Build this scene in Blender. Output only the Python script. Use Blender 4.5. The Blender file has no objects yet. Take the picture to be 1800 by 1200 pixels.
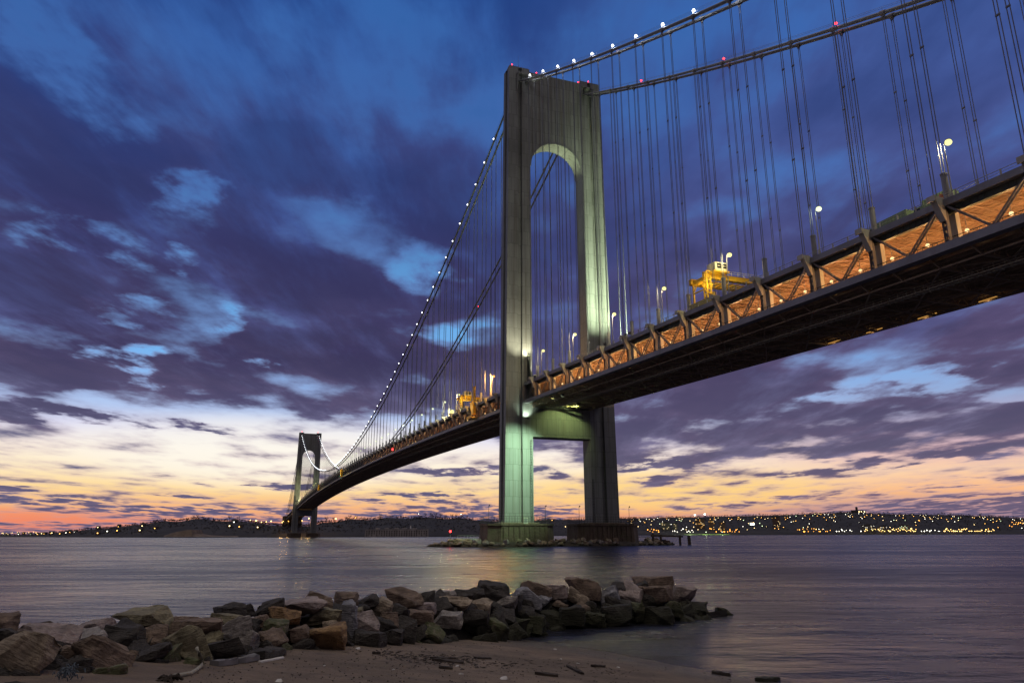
import bpy, bmesh, math, random
from mathutils import Vector, Matrix, noise as mnoise

scene = bpy.context.scene
PI = math.pi
R = math.radians
# ---------------------------------------------------------------- frame
# u = metres along the bridge from the near tower towards the far one, v = metres across it, z = height over the water.
# Blender x = v, y = u.
SPAN = 1298.4
PANEL = 15.098


def B(u, v, z):
    return Vector((v, u, z))


# ---------------------------------------------------------------- camera
CAM = Vector((-119.555, -274.193, 4.245))
YAW, PITCH, ROLL, FPX = 0.34744, 0.26007, -0.00263, 1275.743
cam_data = bpy.data.cameras.new('camera')
cam = bpy.data.objects.new('camera', cam_data)
scene.collection.objects.link(cam)
scene.camera = cam
_f = Vector((math.cos(PITCH) * math.sin(YAW), math.cos(PITCH) * math.cos(YAW), math.sin(PITCH)))
_r0 = Vector((math.cos(YAW), -math.sin(YAW), 0))
_u0 = _r0.cross(_f)
_r = _r0 * math.cos(ROLL) + _u0 * math.sin(ROLL)
_u = _u0 * math.cos(ROLL) - _r0 * math.sin(ROLL)
cam.matrix_world = Matrix(((_r.x, _u.x, -_f.x, CAM.x), (_r.y, _u.y, -_f.y, CAM.y), (_r.z, _u.z, -_f.z, CAM.z), (0, 0, 0, 1)))
cam_data.sensor_width = 36.0
cam_data.lens = FPX / 1800 * 36
cam_data.clip_start = 0.1
cam_data.clip_end = 60000


def ray(px, py):
    d = _f + _r * ((px - 900) / FPX) - _u * ((py - 600) / FPX)
    return d.normalized()


def at_dist(px, py, dist):
    """point of the photo's 1800x1200 pixel grid at a horizontal distance"""
    d = ray(px, py)
    return CAM + d * (dist / math.hypot(d.x, d.y))


def at_z(px, py, z):
    d = ray(px, py)
    return CAM + d * ((z - CAM.z) / d.z)


# ---------------------------------------------------------------- sky and exposure
scene.view_settings.view_transform = 'Standard'
scene.view_settings.look = 'None'
scene.view_settings.exposure = 0.0
scene.view_settings.gamma = 1.0
scene.view_settings.use_curve_mapping = False


def lin(c):
    out = []
    for x in c:
        x = x / 255.0
        out.append(x / 12.92 if x <= 0.04045 else ((x + 0.055) / 1.055) ** 2.4)
    return (out[0], out[1], out[2], 1.0)


class Ex:
    """small arithmetic on shader sockets"""
    tree = None

    def __init__(self, s):
        self.s = s

    @staticmethod
    def put(inp, v):
        if isinstance(v, Ex):
            Ex.tree.links.new(v.s, inp)
        else:
            inp.default_value = v

    @staticmethod
    def op(kind, *a):
        n = Ex.tree.nodes.new('ShaderNodeMath')
        n.operation = kind
        for i, v in enumerate(a):
            Ex.put(n.inputs[i], v)
        return Ex(n.outputs[0])

    def __add__(self, o): return Ex.op('ADD', self, o)
    def __radd__(self, o): return Ex.op('ADD', o, self)
    def __sub__(self, o): return Ex.op('SUBTRACT', self, o)
    def __rsub__(self, o): return Ex.op('SUBTRACT', o, self)
    def __mul__(self, o): return Ex.op('MULTIPLY', self, o)
    def __rmul__(self, o): return Ex.op('MULTIPLY', o, self)
    def __truediv__(self, o): return Ex.op('DIVIDE', self, o)
    def __rtruediv__(self, o): return Ex.op('DIVIDE', o, self)


def e_smooth(x, a, b, lo=0.0, hi=1.0):
    n = Ex.tree.nodes.new('ShaderNodeMapRange')
    n.interpolation_type = 'SMOOTHSTEP'
    Ex.put(n.inputs[0], x)
    n.inputs[1].default_value = a
    n.inputs[2].default_value = b
    n.inputs[3].default_value = lo
    n.inputs[4].default_value = hi
    return Ex(n.outputs[0])


def e_vec(x, y, z=0.0):
    n = Ex.tree.nodes.new('ShaderNodeCombineXYZ')
    for i, v in enumerate((x, y, z)):
        Ex.put(n.inputs[i], v)
    return Ex(n.outputs[0])


def e_noise(vec, scale, detail=4.0, rough=0.55, dist=0.0):
    n = Ex.tree.nodes.new('ShaderNodeTexNoise')
    Ex.put(n.inputs['Vector'], vec)
    n.inputs['Scale'].default_value = scale
    n.inputs['Detail'].default_value = detail
    n.inputs['Roughness'].default_value = rough
    n.inputs['Distortion'].default_value = dist
    return Ex(n.outputs[0])


def e_ramp(x, stops, lo, hi, interp='LINEAR'):
    n = Ex.tree.nodes.new('ShaderNodeValToRGB')
    n.color_ramp.interpolation = interp
    Ex.put(n.inputs[0], (x - lo) * (1.0 / (hi - lo)))
    el = n.color_ramp.elements
    while len(el) > 1:
        el.remove(el[-1])
    for i, (p, c) in enumerate(stops):
        e = el[0] if i == 0 else el.new((p - lo) / (hi - lo))
        e.position = (p - lo) / (hi - lo)
        e.color = lin(c)
    return Ex(n.outputs[0])


def e_mix(f, a, b):
    n = Ex.tree.nodes.new('ShaderNodeMix')
    n.data_type = 'RGBA'
    n.clamp_factor = True
    Ex.put(n.inputs['Factor'], f)
    for k, v in ((6, a), (7, b)):
        if isinstance(v, Ex):
            Ex.tree.links.new(v.s, n.inputs[k])
        else:
            n.inputs[k].default_value = v
    return Ex(n.outputs[2])


def build_sky():
    w = bpy.data.worlds.new('World')
    scene.world = w
    w.use_nodes = True
    t = w.node_tree
    t.nodes.clear()
    Ex.tree = t
    tc = t.nodes.new('ShaderNodeTexCoord')
    dvec = Ex(tc.outputs['Generated'])
    sp = t.nodes.new('ShaderNodeSeparateXYZ')
    t.links.new(dvec.s, sp.inputs[0])
    X, Y, Z = Ex(sp.outputs[0]), Ex(sp.outputs[1]), Ex(sp.outputs[2])
    az = Ex.op('ARCTAN2', X, Y) * 57.2958
    el = Ex.op('ARCSINE', Z) * 57.2958
    elp = Ex.op('MAXIMUM', el, 0.0)
    # cloud deck seen in perspective, drawn out along the wind (away from the camera)
    zz = Ex.op('MAXIMUM', Z, 0.0) + 0.06
    px, py = X / zz, Y / zz
    th = R(21)
    along = px * math.sin(th) + py * math.cos(th)
    across = px * math.cos(th) - py * math.sin(th)
    pc = e_vec(along * 0.55, across, 0.0)
    wx = e_noise(e_vec(along * 0.9, across * 0.9, 3.1), 2.2, 6.0, 0.6) - 0.5
    wy = e_noise(e_vec(along * 0.9, across * 0.9, 7.7), 2.2, 6.0, 0.6) - 0.5
    azw = az + wx * (6.0 + elp * 0.25)
    elw = el + wy * (0.5 + elp * 0.26)

    # ---- clear sky
    left = e_ramp(elp, [(0, (148, 112, 138)), (0.9, (222, 138, 112)), (1.9, (248, 180, 120)), (3.2, (255, 218, 150)), (4.6, (255, 236, 200)), (6.0, (255, 243, 228)),
                        (7.4, (222, 222, 244)), (8.8, (178, 200, 240)), (10.5, (146, 184, 238)), (13, (112, 178, 240)), (17, (98, 168, 230)), (23, (72, 124, 186)), (30, (40, 90, 156)), (40, (30, 82, 148))], 0, 40)
    right = e_ramp(elp, [(0, (104, 104, 136)), (1.6, (172, 130, 142)), (2.8, (250, 184, 130)), (4.2, (252, 208, 168)), (5.6, (232, 184, 182)), (7.2, (184, 168, 192)),
                         (9, (150, 172, 214)), (12, (122, 172, 232)), (20, (84, 136, 210)), (30, (52, 98, 178)), (40, (46, 90, 168))], 0, 40)
    side = e_smooth(az, 28, 52)
    clear = e_mix(side, left, right)
    ga, ge_ = (az - 2.0) * (1 / 17.0), (elp - 6.0) * (1 / 3.4)
    clear = e_mix(e_smooth(ga * ga + ge_ * ge_, 0.0, 1.0, 0.75, 0.0), clear, lin((255, 250, 238)))
    ga, ge_ = (az + 15.0) * (1 / 13.0), (elp - 1.0) * (1 / 1.0)
    clear = e_mix(e_smooth(ga * ga + ge_ * ge_, 0.0, 1.0, 0.6, 0.0), clear, lin((250, 128, 84)))
    ga, ge_ = (az - 32.0) * (1 / 14.0), (elp - 3.2) * (1 / 2.0)
    clear = e_mix(e_smooth(ga * ga + ge_ * ge_, 0.0, 1.0, 0.75, 0.0), clear, lin((255, 210, 124)))

    # ---- thick cloud colour
    cl = e_ramp(elp, [(0, (100, 90, 122)), (2.5, (98, 94, 128)), (6, (106, 104, 136)), (9, (84, 80, 116)), (13, (62, 56, 94)), (19, (58, 54, 98)), (24, (48, 56, 108)), (30, (38, 60, 122)), (40, (20, 62, 132))], 0, 40)
    cr = e_ramp(elp, [(0, (94, 96, 126)), (2.5, (138, 108, 126)), (5, (104, 96, 122)), (8, (88, 82, 114)), (12, (90, 78, 114)), (17, (86, 78, 120)), (23, (72, 80, 138)), (30, (62, 84, 150)), (40, (56, 88, 156))], 0, 40)
    thick = e_mix(e_smooth(az, 16, 36), cl, cr)
    # warm and cool mottling inside the deck
    mott = e_noise(pc, 1.7, 5.0, 0.6)
    warm = e_ramp(elp, [(0, (120, 98, 118)), (9, (100, 89, 122)), (14, (73, 66, 103)), (22, (62, 65, 112)), (32, (58, 68, 126)), (40, (40, 70, 138))], 0, 40)
    thick = e_mix(e_smooth(mott, 0.42, 0.62) * 0.7, thick, warm)
    mott2 = e_noise(e_vec(along * 0.3, across, 2.0), 2.6, 6.0, 0.62)
    light = e_ramp(elp, [(0, (140, 118, 140)), (9, (124, 122, 160)), (14, (86, 92, 146)), (22, (64, 88, 158)), (32, (50, 98, 172)), (40, (46, 100, 178))], 0, 40)
    thick = e_mix(e_smooth(mott2, 0.46, 0.68) * 0.8, thick, light)
    glow = e_ramp(elp, [(0, (196, 150, 150)), (5, (206, 178, 186)), (9, (146, 152, 190)), (14, (104, 120, 172)), (24, (70, 104, 172)), (40, (48, 104, 180))], 0, 40)

    deepc = e_ramp(elp, [(0, (82, 78, 112)), (5, (88, 84, 112)), (9, (70, 66, 98)), (14, (54, 52, 86)), (22, (46, 50, 94)), (30, (36, 52, 106)), (40, (22, 54, 116))], 0, 40)
    # ---- how much cloud there is
    pd = e_vec(along * 0.75, across, 0.0)
    n1 = e_noise(pd, 2.2, 6.0, 0.53)
    n2 = e_noise(e_vec(along * 0.6, across, 5.0), 0.8, 3.0, 0.5)
    n3 = e_noise(e_vec(along * 0.28, across, 9.0), 3.6, 6.0, 0.6)
    n4 = e_noise(e_vec(along * 0.6, across, 12.0), 4.0, 5.0, 0.56)
    edge = 9.0 - 3.8 * e_smooth(az, 6, 30)
    dist = elw - edge
    deck = e_smooth(dist, -0.7, 0.9)
    high = e_smooth(elp, 22, 34)
    low = e_smooth(elp, 6.0, 3.5)
    nl = e_noise(e_vec(az * 0.085, elp * 0.85 + wy * 1.2, 4.0), 1.0, 6.0, 0.58)
    dens = (n1 - 0.5) * 2.5 + (n2 - 0.5) * 0.8 + (n3 - 0.5) * (0.4 + 0.8 * high) + deck * (0.54 - 0.16 * high) - (1.0 - deck) * 0.12 + low * (nl - 0.5) * 0.75
    rag = e_smooth(n4, 0.36, 0.62, 1.9, 0.1)

    def spot(a0, e0, ra, re, amt, tilt=0.0, ragged=True):
        nonlocal dens
        da, de = azw - a0, elw - e0
        if tilt:
            c, s = math.cos(R(tilt)), math.sin(R(tilt))
            da, de = da * c + de * s, de * c - da * s
        da, de = da * (1 / ra), de * (1 / re)
        k = e_smooth(da * da + de * de, 0.0, 1.0, amt, 0.0)
        dens = dens + (k * rag if ragged else k)

    # openings with blue behind
    for s in ((-8.4, 12.3, 4.0, 1.5, -0.62), (-6.6, 10.9, 2.8, 1.0, -0.45), (0.4, 12.6, 3.0, 0.8, -0.5), (-3.0, 15.2, 2.6, 1.8, -0.42), (-13.2, 19.3, 5.4, 2.2, -0.44), (-6.0, 23.8, 4.4, 2.2, -0.46),
              (-6.8, 19.7, 1.8, 1.0, -0.42), (5.6, 25.0, 4.6, 1.6, -0.24), (50.0, 10.4, 6.0, 1.5, -0.5), (44, 9.6, 3.4, 0.8, -0.45), (56, 8.6, 5.0, 0.7, -0.34), (-9.5, 15.4, 3.0, 1.0, -0.36),
              (-14, 29, 9.0, 3.0, -0.26, -40), (2.5, 35, 7.0, 3.4, -0.14, -30), (13, 20.5, 5.0, 2.4, -0.34), (15.5, 15.5, 3.0, 1.6, -0.34), (46.5, 20.8, 6.0, 3.0, -0.13), (40.5, 5.0, 5.0, 0.4, -0.24), (37, 23, 5, 2.5, -0.13)):
        spot(*s)
    # the solid masses between them
    for s in ((-13, 14.5, 7, 2.2, 0.25), (3, 18.5, 8, 3.4, 0.34), (5, 13.5, 8, 2.4, 0.25), (-14, 10.4, 5.5, 1.2, 0.3), (-12, 23.5, 7, 2.0, 0.28), (1.0, 27.5, 7, 2.6, 0.3), (36, 10, 12, 3.4, 0.22), (-2.5, 10.6, 5.0, 1.0, 0.2)):
        spot(*s, 0.0, False)
    # banks below the deck and along the horizon
    for s in ((-12.0, 7.8, 6.5, 0.75, 0.55), (-4.0, 7.5, 5.0, 0.42, 0.5), (-16.8, 8.1, 4.5, 0.5, 0.4), (16.5, 4.7, 6.5, 0.42, 0.55), (22.6, 4.9, 2.6, 0.7, 0.45), (13.5, 3.0, 4.4, 0.3, 0.6), (15.0, 2.55, 3.6, 0.25, 0.5),
              (5.0, 3.35, 4.2, 0.35, 0.5), (1.0, 3.5, 5.0, 0.22, 0.35), (-12.5, 2.3, 6.0, 0.42, 0.6), (-14.6, 2.9, 3.0, 0.24, 0.5), (-4.0, 2.75, 3.2, 0.18, 0.45), (-7.0, 1.8, 7.0, 0.4, 0.5), (16.5, 1.35, 10.0, 1.15, 0.7), (9.5, 2.5, 2.6, 0.2, 0.4),
              (23.0, 1.8, 4.0, 0.5, 0.4), (33, 0.7, 12.0, 0.6, 0.6), (54, 1.6, 14.0, 1.2, 0.75), (38, 2.3, 9.0, 0.35, 0.4, 5), (46, 4.6, 12.0, 0.5, 0.45, 5), (30.5, 5.2, 4.6, 0.8, 0.6), (31.0, 3.9, 3.2, 0.5, 0.45), (50, 3.1, 9, 0.35, 0.34, 5),
              (-14, 0.5, 9, 0.6, 0.42), (0, 1.1, 9, 1.3, 0.5)):
        spot(*s)
    body = e_smooth(dens, -0.03, 0.5)
    veil = e_smooth(dens, -0.34, 0.16)
    # deeper parts of the cloud are darker, thin parts lighter
    core = e_smooth(dens, 0.3, 0.9)
    thick = e_mix(core * 0.55, thick, deepc)
    col = e_mix(veil * (0.42 + 0.34 * e_smooth(elp, 8, 14)), clear, glow)
    col = e_mix(body, col, thick)
    # overhead and behind the camera: unseen sky, brightened overhead as added fill for the foreground
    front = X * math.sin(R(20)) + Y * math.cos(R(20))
    fill_sky = e_ramp(elp, [(0, (72, 66, 84)), (16, (76, 70, 86)), (34, (100, 92, 98)), (52, (170, 158, 152)), (68, (226, 214, 204)), (90, (236, 224, 214))], 0, 90)
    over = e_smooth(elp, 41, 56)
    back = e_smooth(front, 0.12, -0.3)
    col = e_mix(Ex.op('MAXIMUM', over, back), col, fill_sky)
    hs = t.nodes.new('ShaderNodeHueSaturation')
    hs.inputs['Saturation'].default_value = 0.97
    t.links.new(col.s, hs.inputs['Color'])
    col = Ex(hs.outputs[0])
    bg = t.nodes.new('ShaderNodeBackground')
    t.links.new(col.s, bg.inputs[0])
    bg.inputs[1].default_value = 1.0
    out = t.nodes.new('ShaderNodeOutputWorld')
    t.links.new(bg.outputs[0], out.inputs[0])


build_sky()


# ---------------------------------------------------------------- helpers
COL = scene.collection
rng = random.Random(7)


class MB:
    """collects shapes and links them as ONE mesh object"""

    def __init__(self):
        self.v, self.f = [], []

    def add(self, vs, fs):
        o = len(self.v)
        self.v += [Vector(p) for p in vs]
        self.f += [tuple(i + o for i in f) for f in fs]

    def hexa(self, p):
        self.add(p, [(0, 3, 2, 1), (4, 5, 6, 7), (0, 1, 5, 4), (1, 2, 6, 5), (2, 3, 7, 6), (3, 0, 4, 7)])

    def box(self, c, s, rz=0.0):
        x, y, z = s[0] / 2, s[1] / 2, s[2] / 2
        ca, sa = math.cos(rz), math.sin(rz)
        pts = [(-x, -y, -z), (x, -y, -z), (x, y, -z), (-x, y, -z), (-x, -y, z), (x, -y, z), (x, y, z), (-x, y, z)]
        self.hexa([(c[0] + a * ca - b * sa, c[1] + a * sa + b * ca, c[2] + d) for a, b, d in pts])

    def span(self, lo, hi):
        self.box([(a + b) / 2 for a, b in zip(lo, hi)], [abs(b - a) for a, b in zip(lo, hi)])

    def beam(self, a, b, w, h, up=(0, 0, 1)):
        a, b = Vector(a), Vector(b)
        d = (b - a).normalized()
        up = Vector(up)
        s = d.cross(up)
        if s.length < 1e-4:
            s = d.cross(Vector((1, 0, 0)))
        s.normalize()
        t = s.cross(d)
        q = [a - s * w / 2 - t * h / 2, a + s * w / 2 - t * h / 2, a + s * w / 2 + t * h / 2, a - s * w / 2 + t * h / 2]
        self.hexa(q + [p + (b - a) for p in q])

    def tube(self, pts, r, n=8, caps=True):
        pts = [Vector(p) for p in pts]
        rr = r if isinstance(r, (list, tuple)) else [r] * len(pts)
        o = len(self.v)
        for i, p in enumerate(pts):
            d = (pts[min(i + 1, len(pts) - 1)] - pts[max(i - 1, 0)]).normalized()
            s = d.cross(Vector((0, 0, 1)))
            if s.length < 1e-3:
                s = Vector((1, 0, 0))
            s.normalize()
            t = d.cross(s)
            for k in range(n):
                a = 2 * PI * k / n
                self.v.append(p + (s * math.cos(a) + t * math.sin(a)) * rr[i])
        for i in range(len(pts) - 1):
            for k in range(n):
                k2 = (k + 1) % n
                self.f.append((o + i * n + k, o + i * n + k2, o + (i + 1) * n + k2, o + (i + 1) * n + k))
        if caps:
            self.f.append(tuple(o + k for k in reversed(range(n))))
            e = o + (len(pts) - 1) * n
            self.f.append(tuple(e + k for k in range(n)))

    def prism(self, poly, z0, z1):
        n = len(poly)
        self.add([(p[0], p[1], z0) for p in poly] + [(p[0], p[1], z1) for p in poly],
                 [tuple(reversed(range(n))), tuple(range(n, 2 * n))] + [(i, (i + 1) % n, n + (i + 1) % n, n + i) for i in range(n)])

    def loft(self, p0, p1):
        n = len(p0)
        self.add(list(p0) + list(p1), [tuple(reversed(range(n))), tuple(range(n, 2 * n))] + [(i, (i + 1) % n, n + (i + 1) % n, n + i) for i in range(n)])

    def ball(self, c, r, seg=10, rings=6, sq=1.0):
        o = len(self.v)
        c = Vector(c)
        self.v.append(c + Vector((0, 0, -r * sq)))
        for i in range(1, rings):
            a = PI * i / rings
            for k in range(seg):
                b = 2 * PI * k / seg
                self.v.append(c + Vector((r * math.sin(a) * math.cos(b), r * math.sin(a) * math.sin(b), -r * sq * math.cos(a))))
        self.v.append(c + Vector((0, 0, r * sq)))
        top = len(self.v) - 1
        for k in range(seg):
            self.f.append((o, o + 1 + (k + 1) % seg, o + 1 + k))
            self.f.append((top, top - seg + k, top - seg + (k + 1) % seg))
        for i in range(rings - 2):
            for k in range(seg):
                a = o + 1 + i * seg
                self.f.append((a + k, a + (k + 1) % seg, a + seg + (k + 1) % seg, a + seg + k))

    def build(self, name, m, parent=None, smooth=False, mesh_only=False):
        me = bpy.data.meshes.new(name)
        me.from_pydata([tuple(p) for p in self.v], [], self.f)
        if smooth:
            me.polygons.foreach_set('use_smooth', [True] * len(me.polygons))
        me.materials.append(m)
        me.update()
        if mesh_only:
            return me
        o = bpy.data.objects.new(name, me)
        COL.objects.link(o)
        if parent is not None:
            o.parent = parent
        return o


def tag(o, label=None, cat=None, group=None, kind=None):
    if label: o['label'] = label
    if cat: o['category'] = cat
    if group: o['group'] = group
    if kind: o['kind'] = kind
    return o


def empty(name, loc, rz=0.0, label=None, cat=None, group=None):
    o = bpy.data.objects.new(name, None)
    COL.objects.link(o)
    o.location = loc
    o.rotation_euler.z = rz
    o.empty_display_size = 0.5
    return tag(o, label, cat, group)


def copy_tree(o, parent=None):
    c = o.copy()
    COL.objects.link(c)
    if parent is not None:
        c.parent = parent
    for ch in list(o.children):
        copy_tree(ch, c)
    return c


ORD = ['nearest', 'second', 'third', 'fourth', 'fifth', 'sixth', 'seventh', 'eighth', 'ninth', 'tenth', 'eleventh', 'twelfth', 'thirteenth', 'fourteenth', 'fifteenth', 'sixteenth', 'seventeenth', 'eighteenth', 'nineteenth']
TENS = {2: 'twenty', 3: 'thirty', 4: 'forty', 5: 'fifty', 6: 'sixty', 7: 'seventy', 8: 'eighty'}


def ordinal(i):
    if i < 19:
        return ORD[i]
    n = i + 1
    t, r = divmod(n, 10)
    if r == 0:
        return TENS[t][:-1] + 'ieth'
    return TENS[t] + '-' + (ORD[r - 1] if r > 1 else 'first')


# ---------------------------------------------------------------- materials
def material(name, rgb, rough=0.7, var=0.25, scale=0.6, bump=0.0, bump_scale=8.0, metallic=0.0, streak=None, second=None, coords='Object', plates=None):
    """painted, worn surface: two scales of tone, optional second colour in patches, optional vertical streaks of grime"""
    m = bpy.data.materials.new(name)
    m.use_nodes = True
    t = m.node_tree
    b = t.nodes['Principled BSDF']
    b.inputs['Roughness'].default_value = rough
    b.inputs['Metallic'].default_value = metallic
    Ex.tree = t
    tc = t.nodes.new('ShaderNodeTexCoord')
    v = Ex(tc.outputs[coords])
    c = (rgb[0], rgb[1], rgb[2], 1)
    dk = (rgb[0] * (1 - var), rgb[1] * (1 - var), rgb[2] * (1 - var), 1)
    lt = (min(1, rgb[0] * (1 + var)), min(1, rgb[1] * (1 + var)), min(1, rgb[2] * (1 + var)), 1)
    n1 = e_noise(v, scale, 6.0, 0.6)
    col = e_mix(e_smooth(n1, 0.3, 0.7), dk, lt)
    if second:
        n2 = e_noise(v, scale * 2.3, 5.0, 0.65, 0.6)
        col = e_mix(e_smooth(n2, 0.48, 0.66) * second[3], col, (second[0], second[1], second[2], 1))
    if streak:
        mp = t.nodes.new('ShaderNodeMapping')
        mp.inputs['Scale'].default_value = streak[4]
        t.links.new(v.s, mp.inputs[0])
        n3 = e_noise(Ex(mp.outputs[0]), 1.0, 5.0, 0.6)
        col = e_mix(e_smooth(n3, 0.5, 0.72) * streak[3], col, (streak[0], streak[1], streak[2], 1))
    if plates:                                   # riveted plate seams: brick grid on (x + y, z)
        sp = t.nodes.new('ShaderNodeSeparateXYZ')
        t.links.new(v.s, sp.inputs[0])
        bv = e_vec(Ex(sp.outputs[0]) + Ex(sp.outputs[1]), Ex(sp.outputs[2]), 0.0)
        bn = t.nodes.new('ShaderNodeTexBrick')
        t.links.new(bv.s, bn.inputs['Vector'])
        bn.inputs['Color1'].default_value = (1, 1, 1, 1)
        bn.inputs['Color2'].default_value = (0.82, 0.82, 0.82, 1)
        bn.inputs['Mortar'].default_value = (plates[2], plates[2], plates[2], 1)
        bn.inputs['Scale'].default_value = 1.0
        bn.inputs['Brick Width'].default_value = 2.4
        bn.inputs['Row Height'].default_value = 6.2
        bn.inputs['Mortar Size'].default_value = 0.07
        mx = t.nodes.new('ShaderNodeMix')
        mx.data_type = 'RGBA'
        mx.blend_type = 'MULTIPLY'
        mx.inputs['Factor'].default_value = 0.8
        t.links.new(col.s, mx.inputs[6])
        t.links.new(bn.outputs['Color'], mx.inputs[7])
        col = Ex(mx.outputs[2])
    t.links.new(col.s, b.inputs['Base Color'])
    if bump:
        n4 = e_noise(v, bump_scale, 8.0, 0.65)
        bp = t.nodes.new('ShaderNodeBump')
        bp.inputs['Strength'].default_value = bump
        bp.inputs['Distance'].default_value = 1.0 / bump_scale
        t.links.new(n4.s, bp.inputs['Height'])
        t.links.new(bp.outputs[0], b.inputs['Normal'])
    return m


def glow(name, rgb, strength, sample=False):
    m = bpy.data.materials.new(name)
    m.use_nodes = True
    t = m.node_tree
    t.nodes.clear()
    e = t.nodes.new('ShaderNodeEmission')
    e.inputs[0].default_value = (rgb[0], rgb[1], rgb[2], 1)
    e.inputs[1].default_value = strength
    o = t.nodes.new('ShaderNodeOutputMaterial')
    t.links.new(e.outputs[0], o.inputs[0])
    if not sample:
        m.cycles.emission_sampling = 'NONE'
    return m


def lamp(kind, loc, power, rgb, parent=None, radius=0.4, target=None, angle=None, blend=0.6):
    d = bpy.data.lights.new('lamp_light', kind)
    d.energy = power
    d.color = rgb
    d.shadow_soft_size = radius
    if kind == 'POINT':
        d.use_soft_falloff = False
    o = bpy.data.objects.new('lamp_light', d)
    COL.objects.link(o)
    if parent is not None:
        o.parent = parent
    o.location = loc
    if kind == 'SPOT':
        d.spot_size = R(angle)
        d.spot_blend = blend
        o.rotation_euler = (Vector(target) - Vector(loc)).to_track_quat('-Z', 'Y').to_euler()
    return o


M = {}
M['tower'] = material('tower_paint', (0.272, 0.288, 0.283), 0.62, 0.16, 0.05, streak=(0.15, 0.13, 0.11, 0.75, (0.55, 0.55, 0.012)), plates=(0.40, 0.11, 0.42))
M['steel'] = material('grey_steel_paint', (0.25, 0.25, 0.275), 0.55, 0.2, 0.12, streak=(0.16, 0.12, 0.09, 0.4, (0.5, 0.5, 0.2)))
M['pale'] = material('pale_column_paint', (0.48, 0.46, 0.40), 0.6, 0.15, 0.2, streak=(0.25, 0.17, 0.09, 0.55, (1.2, 1.2, 0.15)))
M['dark'] = material('dark_green_girder_paint', (0.055, 0.07, 0.06), 0.6, 0.3, 0.3)
M['under'] = material('lightened_underside_steel', (0.46, 0.37, 0.28), 0.7, 0.3, 0.2, streak=(0.22, 0.15, 0.10, 0.5, (0.3, 0.3, 0.6)))  # pale brown stands in for city glow on the underside
M['soffit'] = material('upper_deck_soffit', (0.36, 0.25, 0.17), 0.8, 0.15, 0.15, streak=(0.20, 0.12, 0.07, 0.4, (0.9, 0.12, 0.5)))
M['lattice'] = material('dark_lattice_paint', (0.13, 0.13, 0.145), 0.6, 0.25, 0.3)
M['cable'] = material('main_cable_paint', (0.17, 0.18, 0.19), 0.45, 0.12, 0.3)
M['rope'] = material('galvanised_rope', (0.20, 0.205, 0.225), 0.5, 0.15, 0.4)
M['asphalt'] = material('road_asphalt', (0.05, 0.05, 0.052), 0.85, 0.2, 0.5)
M['concrete'] = material('stained_pier_concrete', (0.15, 0.115, 0.085), 0.9, 0.28, 0.18, bump=0.5, bump_scale=1.2,
                         streak=(0.055, 0.035, 0.02, 0.85, (1.1, 1.1, 0.10)), second=(0.13, 0.13, 0.07, 0.6))
M['black_metal'] = material('black_metal', (0.03, 0.03, 0.033), 0.5, 0.2, 1.0)
M['yellow'] = material('yellow_crane_paint', (0.78, 0.46, 0.03), 0.5, 0.15, 0.6, streak=(0.45, 0.22, 0.02, 0.4, (0.8, 0.8, 0.4)))
M['cream'] = material('cream_cabin_paint', (0.75, 0.70, 0.52), 0.5, 0.08, 0.6)
M['olive'] = material('olive_bogie_paint', (0.30, 0.25, 0.06), 0.6, 0.15, 0.6)
M['bulb_white'] = glow('white_bulb', (0.92, 0.96, 1.0), 6)
M['bulb_warm'] = glow('yellow_white_bulb', (1.0, 0.93, 0.34), 1.5)
M['bulb_orange'] = glow('orange_bulb', (1.0, 0.42, 0.08), 2.2)
M['bulb_sodium'] = glow('sodium_bulb', (1.0, 0.68, 0.32), 1.6)
M['bulb_amber'] = glow('amber_strip', (1.0, 0.5, 0.12), 0.5)
M['bulb_red'] = glow('red_bulb', (1.0, 0.02, 0.02), 12)
M['bulb_green'] = glow('green_bulb', (0.05, 1.0, 0.55), 8)
M['bulb_pale_green'] = glow('pale_green_bulb', (0.90, 1.0, 0.62), 1.45)


# ---------------------------------------------------------------- the bridge
def zt(u):                                       # top of the stiffening truss
    if u < 0:
        return 64.05 + 0.03706 * u
    if u > SPAN:
        return 64.05 - 0.03706 * (u - SPAN)
    t = u / SPAN
    return 64.05 + 48.16 * t * (1 - t)


def zc(u):                                       # centre of the main cables
    if u < 0:
        return 205.8 + 0.5479 * u + 0.000352 * u * u
    if u > SPAN:
        w = SPAN - u
        return 205.8 + 0.5479 * w + 0.000352 * w * w
    t = u / SPAN
    return 205.8 - 4 * 120.4 * t * (1 - t)


VT = 16.0
DEPTH = 8.5
A_H = 3.64                                       # half depth of a tower leg along the bridge
IN = 12.7
OUT_B, OUT_T = 24.77, 22.55
ZB, ZT = 8.9, 211.0

bridge = empty('suspension_bridge', (0, 0, 0), 0, 'long grey suspension bridge with two floodlit portal towers and a double deck', 'bridge')


def outer(z):
    return OUT_B + (OUT_T - OUT_B) * (z - ZB) / (ZT - ZB)


def leg_mb(side, u0, z0, z1):
    """cross shaped leg: four corner columns with a recess in each face"""
    mb = MB()

    def ring(z):
        o = outer(z)
        gi, go = IN + 0.385 * (o - IN), IN + 0.56 * (o - IN)
        d = 1.3
        pts = [(IN, -A_H), (gi, -A_H), (gi, -A_H + d), (go, -A_H + d), (go, -A_H), (o, -A_H),
               (o, -1.25), (o - d, -1.25), (o - d, 1.25), (o, 1.25), (o, A_H),
               (go, A_H), (go, A_H - d), (gi, A_H - d), (gi, A_H), (IN, A_H)]
        pts = [(side * v, u0 + uu, z) for v, uu in pts]
        return pts if side > 0 else list(reversed(pts))
    zs = [z0 + (z1 - z0) * k / 12 for k in range(13)]
    for a, b in zip(zs[:-1], zs[1:]):
        pass
    mb.loft(ring(z0), ring(z1))
    return mb


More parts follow.
